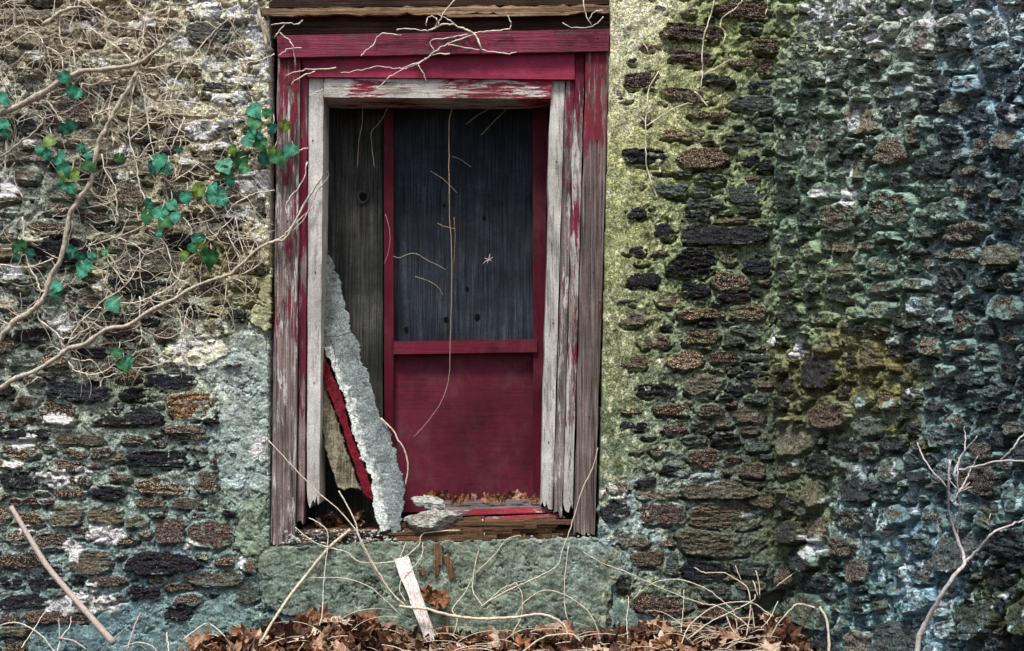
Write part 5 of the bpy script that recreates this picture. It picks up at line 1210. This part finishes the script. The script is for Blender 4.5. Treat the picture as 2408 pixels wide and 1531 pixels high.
# pale lath leaning on the apron, bits of fallen wood
o = board('lath', [(925, 1313, -.045), (960, 1307, -.045), (1030, 1512, -.15), (1002, 1512, -.15)], .012, M['lath'], None, 6, 24, .0015, rag_t=.004, seed=71)
setp(o, 'pale grey pink wooden lath leaning below the sill into the leaves', 'lath')
o = board('wood_chip', [(1040, 1311, -.040), (1056, 1304, -.040), (1073, 1356, -.042), (1056, 1367, -.042)], .012, M['rotz'], None, 6, 8, .002, rag_b=.003, rag_t=.003, seed=72)
setp(o, 'tan block of rotten wood stuck on the apron under the sill', 'wood')
hg = empty('rotten_wood_strip', P(1030, 1280, -.04), 'shredded brown strip of rotten wood hanging down from the sill', 'wood')
for i, (a, b, c, d) in enumerate(((1021, 1280, 1040, 1308), (1026, 1300, 1041, 1330), (1017, 1314, 1032, 1336), (1021, 1330, 1034, 1352), (1018, 1345, 1026, 1358), (990, 1340, 1002, 1352), (982, 1338, 990, 1350))):
    board('splinter', [(a, b, -.042), (c, b + 3, -.046), (c - 2, d, -.044), (a + 2, d + 3, -.042)], .009, M['rotz'], hg, 5, 5, .003, rag_b=.004, rag_t=.004, seed=80 + i)

# ------------------------------------------------------------------ ground and leaves
GP = [(-400, 1560), (0, 1556), (250, 1546), (440, 1538), (490, 1500), (570, 1486), (640, 1484), (690, 1462), (740, 1452), (860, 1452), (900, 1472), (960, 1484), (1100, 1488), (1200, 1488), (1300, 1482), (1420, 1480), (1480, 1480), (1560, 1470), (1640, 1462), (1700, 1452),
      (1760, 1430), (1830, 1424), (1900, 1440), (2000, 1482), (2400, 1560)]
gpx = np.array([(a - CX) * S for a, b in GP]); gpz = np.array([(1480 - b - 10 - 22 * (1600 < a < 1960)) * S for a, b in GP])
def gz(x, y):
    x = np.asarray(x, float); y = np.asarray(y, float)
    h = np.interp(x, gpx, gpz); f = sstep(-.9, .02, y)
    return h * f + (-.14) * (1 - f) + .012 * perlin(x * 5, y * 5, 3) - .02 * (y < -.9) * 0
xs = np.unique(np.concatenate([np.linspace(-60, -3, 12), np.linspace(-3, 3, 121), np.linspace(3, 60, 12)]))
ys = np.unique(np.concatenate([np.linspace(-60, -2.2, 12), np.linspace(-2.2, .3, 51)]))
gx, gy = np.meshgrid(xs, ys); zz = gz(gx.ravel(), gy.ravel())
idx = np.arange(gx.size).reshape(gx.shape)
q = np.stack([idx[:-1, :-1], idx[:-1, 1:], idx[1:, 1:], idx[1:, :-1]], -1).reshape(-1, 4)
g = quads_mesh('ground', np.stack([gx.ravel(), gy.ravel(), zz - .012], 1), q, SOIL); g['kind'] = 'structure'

def dead_leaf(seed):
    rng = np.random.RandomState(seed); n = 22; half = []
    nl = rng.randint(3, 5)
    # pointed lobes along both sides of a midrib (oak / maple like)
    out = []
    for i in range(n):
        a = 2 * math.pi * i / n
        r = .55 + .42 * abs(math.sin(a * (nl + .5) / 2 + .6)) ** 1.6 * (1.25 if math.sin(a) > 0 else .9)
        if i % 2: r *= .80
        out.append((r * math.cos(a) * .85 * rng.uniform(.9, 1.1), r * math.sin(a) * 1.1 * rng.uniform(.9, 1.1)))
    ring = np.array(out); al = np.vstack([[[0, 0]], ring * .5, ring])
    z = .38 * rng.uniform(-.2, 1) * al[:, 0] ** 2 + .40 * rng.uniform(-.4, 1) * al[:, 1] ** 2 + .16 * np.sin(al[:, 0] * 5 + seed) * np.cos(al[:, 1] * 4 + seed * 2) + np.r_[0, rng.uniform(-.05, .05, n), rng.uniform(-.16, .16, n)]
    z -= .18 * np.exp(-(al[:, 0] / .12) ** 2)
    Fc = [(0, 1 + i, 1 + (i + 1) % n) for i in range(n)] + [(1 + i, 1 + n + i, 1 + n + (i + 1) % n, 1 + (i + 1) % n) for i in range(n)]
    V = np.stack([al[:, 0], al[:, 1], z], 1)
    # stalk
    return V, Fc
DL = [dead_leaf(s) for s in range(14)]
DC = [(.150, .066, .032), (.20, .095, .050), (.095, .045, .026), (.25, .155, .10), (.045, .024, .017), (.19, .088, .045), (.33, .24, .17), (.022, .015, .012)]
def rotm(a, b, c):
    from mathutils import Euler
    return np.array(Euler((a, b, c)).to_matrix())
rd = random.Random(15)
def place(i, x, y, z, size, up=False, tilt=.7):
    V, Fc = DL[i % 14]
    if up: R = rotm(math.radians(rd.uniform(55, 105)), rd.uniform(-.6, .6), rd.uniform(-.7, .7))
    else: R = rotm(rd.uniform(-tilt, tilt) + .25, rd.uniform(-tilt, tilt), rd.uniform(0, 6.28))
    W = (V * size) @ R.T
    return W + np.array([x, y, z]), Fc
Vs, Fs, Cs, off = [], [], [], 0
for i in range(3000):
    x = rd.uniform(-2.45, 1.75); y = -abs(rd.gauss(0, .33)) - .02
    if y < -1.1: continue
    if x > 1.18 and y > -(x - 1.18) * 2.9 : continue
    W, Fc = place(i, x, y, float(gz(x, y)) + rd.uniform(.0, .020), rd.uniform(.022, .050), False, .8)
    if x < -1.37 and y > -.5: continue
    if W[:, 1].max() > -.01: W[:, 1] -= W[:, 1].max() + .012
    Vs.append(W); Fs += [tuple(v + off for v in f) for f in Fc]; off += len(W)
    Cs.append(np.tile(np.array(rd.choice(DC)) * rd.uniform(.35, .95), (len(W), 1)))
setp(mesh('leaf_litter', np.vstack(Vs), Fs, DEAD, None, False, dict(col=np.vstack(Cs))), 'bed of small brown dead leaves along the foot of the wall', 'leaf litter', kind='stuff')
cnt = 0
for i in range(260):
    x = rd.uniform(-1.40, 1.42); y = -rd.uniform(.05, .52)
    if x > 1.12 and y > -(x - 1.14) * 2.9: continue
    W, Fc = place(i, x, y, float(gz(x, y)) + rd.uniform(.018, .045), rd.uniform(.036, .078), rd.random() < .35, .75)
    if W[:, 1].max() > -.012: W[:, 1] -= W[:, 1].max() + .03
    c = np.array(rd.choice(DC[:7])) * rd.uniform(.7, 1.75) * np.array((.94, 1., 1.1))
    o = mesh('dead_leaf', W, Fc, DEAD, None, False, dict(col=np.tile(c, (len(W), 1))))
    setp(o, 'brown curled dead leaf among many at the foot of the wall', 'dead leaf', 'dead leaves heaped along the foot of the wall'); cnt += 1
# leaves caught on the sill in front of the red panel
for i in range(16):
    x = 1000 + i * 17 + rd.uniform(-6, 6); y = rd.uniform(.09, .135)
    W, Fc = place(i, *P(x, rd.uniform(1162, 1176), y), rd.uniform(.022, .036), True)
    setp(mesh('dead_leaf', W, Fc, DEAD, None, False, dict(col=np.tile(np.array(rd.choice(DC[:4])) * 1.1, (len(W), 1)))), 'small dead leaf caught on the sill against the red lower panel', 'dead leaf', 'dead leaves on the door sill')
for i in range(26):
    x = rd.uniform(752, 880); y = rd.uniform(.07, .16)
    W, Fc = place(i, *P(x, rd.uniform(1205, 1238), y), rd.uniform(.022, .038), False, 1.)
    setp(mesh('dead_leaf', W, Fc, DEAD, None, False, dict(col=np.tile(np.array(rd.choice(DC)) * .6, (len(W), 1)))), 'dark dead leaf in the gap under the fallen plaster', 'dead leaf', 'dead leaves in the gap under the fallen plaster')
for i, (x, y_, s) in enumerate(((1012, 1400, .05), (1040, 1408, .05), (1026, 1412, .045), (1000, 1395, .036))):
    W, Fc = place(i + 3, *P(x, y_, -.07), s, True)
    setp(mesh('dead_leaf', W, Fc, DEAD, None, False, dict(col=np.tile(np.array(DC[1]), (len(W), 1)))), 'orange brown leaf caught upright against the apron right of the lath', 'dead leaf', 'dead leaves caught on the apron')
# loose small twigs in the litter
Vs, Fs, off = [], [], 0
for i in range(230):
    x = rd.uniform(-1.35, 1.3) if rd.random() < .45 else (rd.gauss(-.2, .22) if rd.random() < .5 else rd.gauss(.95, .2)); y = -rd.uniform(.06, .5)
    if x > 1.2: continue
    z = float(gz(x, y)) + .04; a = rd.uniform(-.25, 3.4); el = rd.uniform(-.05, .75); L = rd.uniform(.06, .30); cu = rd.uniform(-.5, .5); pts = [(x, y, z)]
    for j in range(5):
        a += cu * .4; el -= .16
        x += math.cos(a) * math.cos(el) * L / 5; y = min(y + .15 * math.sin(a) * L / 5, -.05); z += math.sin(el) * L / 5; pts.append((x, y, z))
    V, Fc = tube(crom(pts, 3), rd.uniform(.0012, .0028), .001, 4, .1, i)
    Vs += V; Fs += [tuple(v + off for v in f) for f in Fc]; off += len(V)
setp(mesh('twig_tangle', Vs, Fs, PALE), 'tangle of thin dry twigs scattered through the dead leaves', 'twigs', kind='stuff')
print('stones', len(stones[0]), len(stones[1]), 'leaves', cnt)
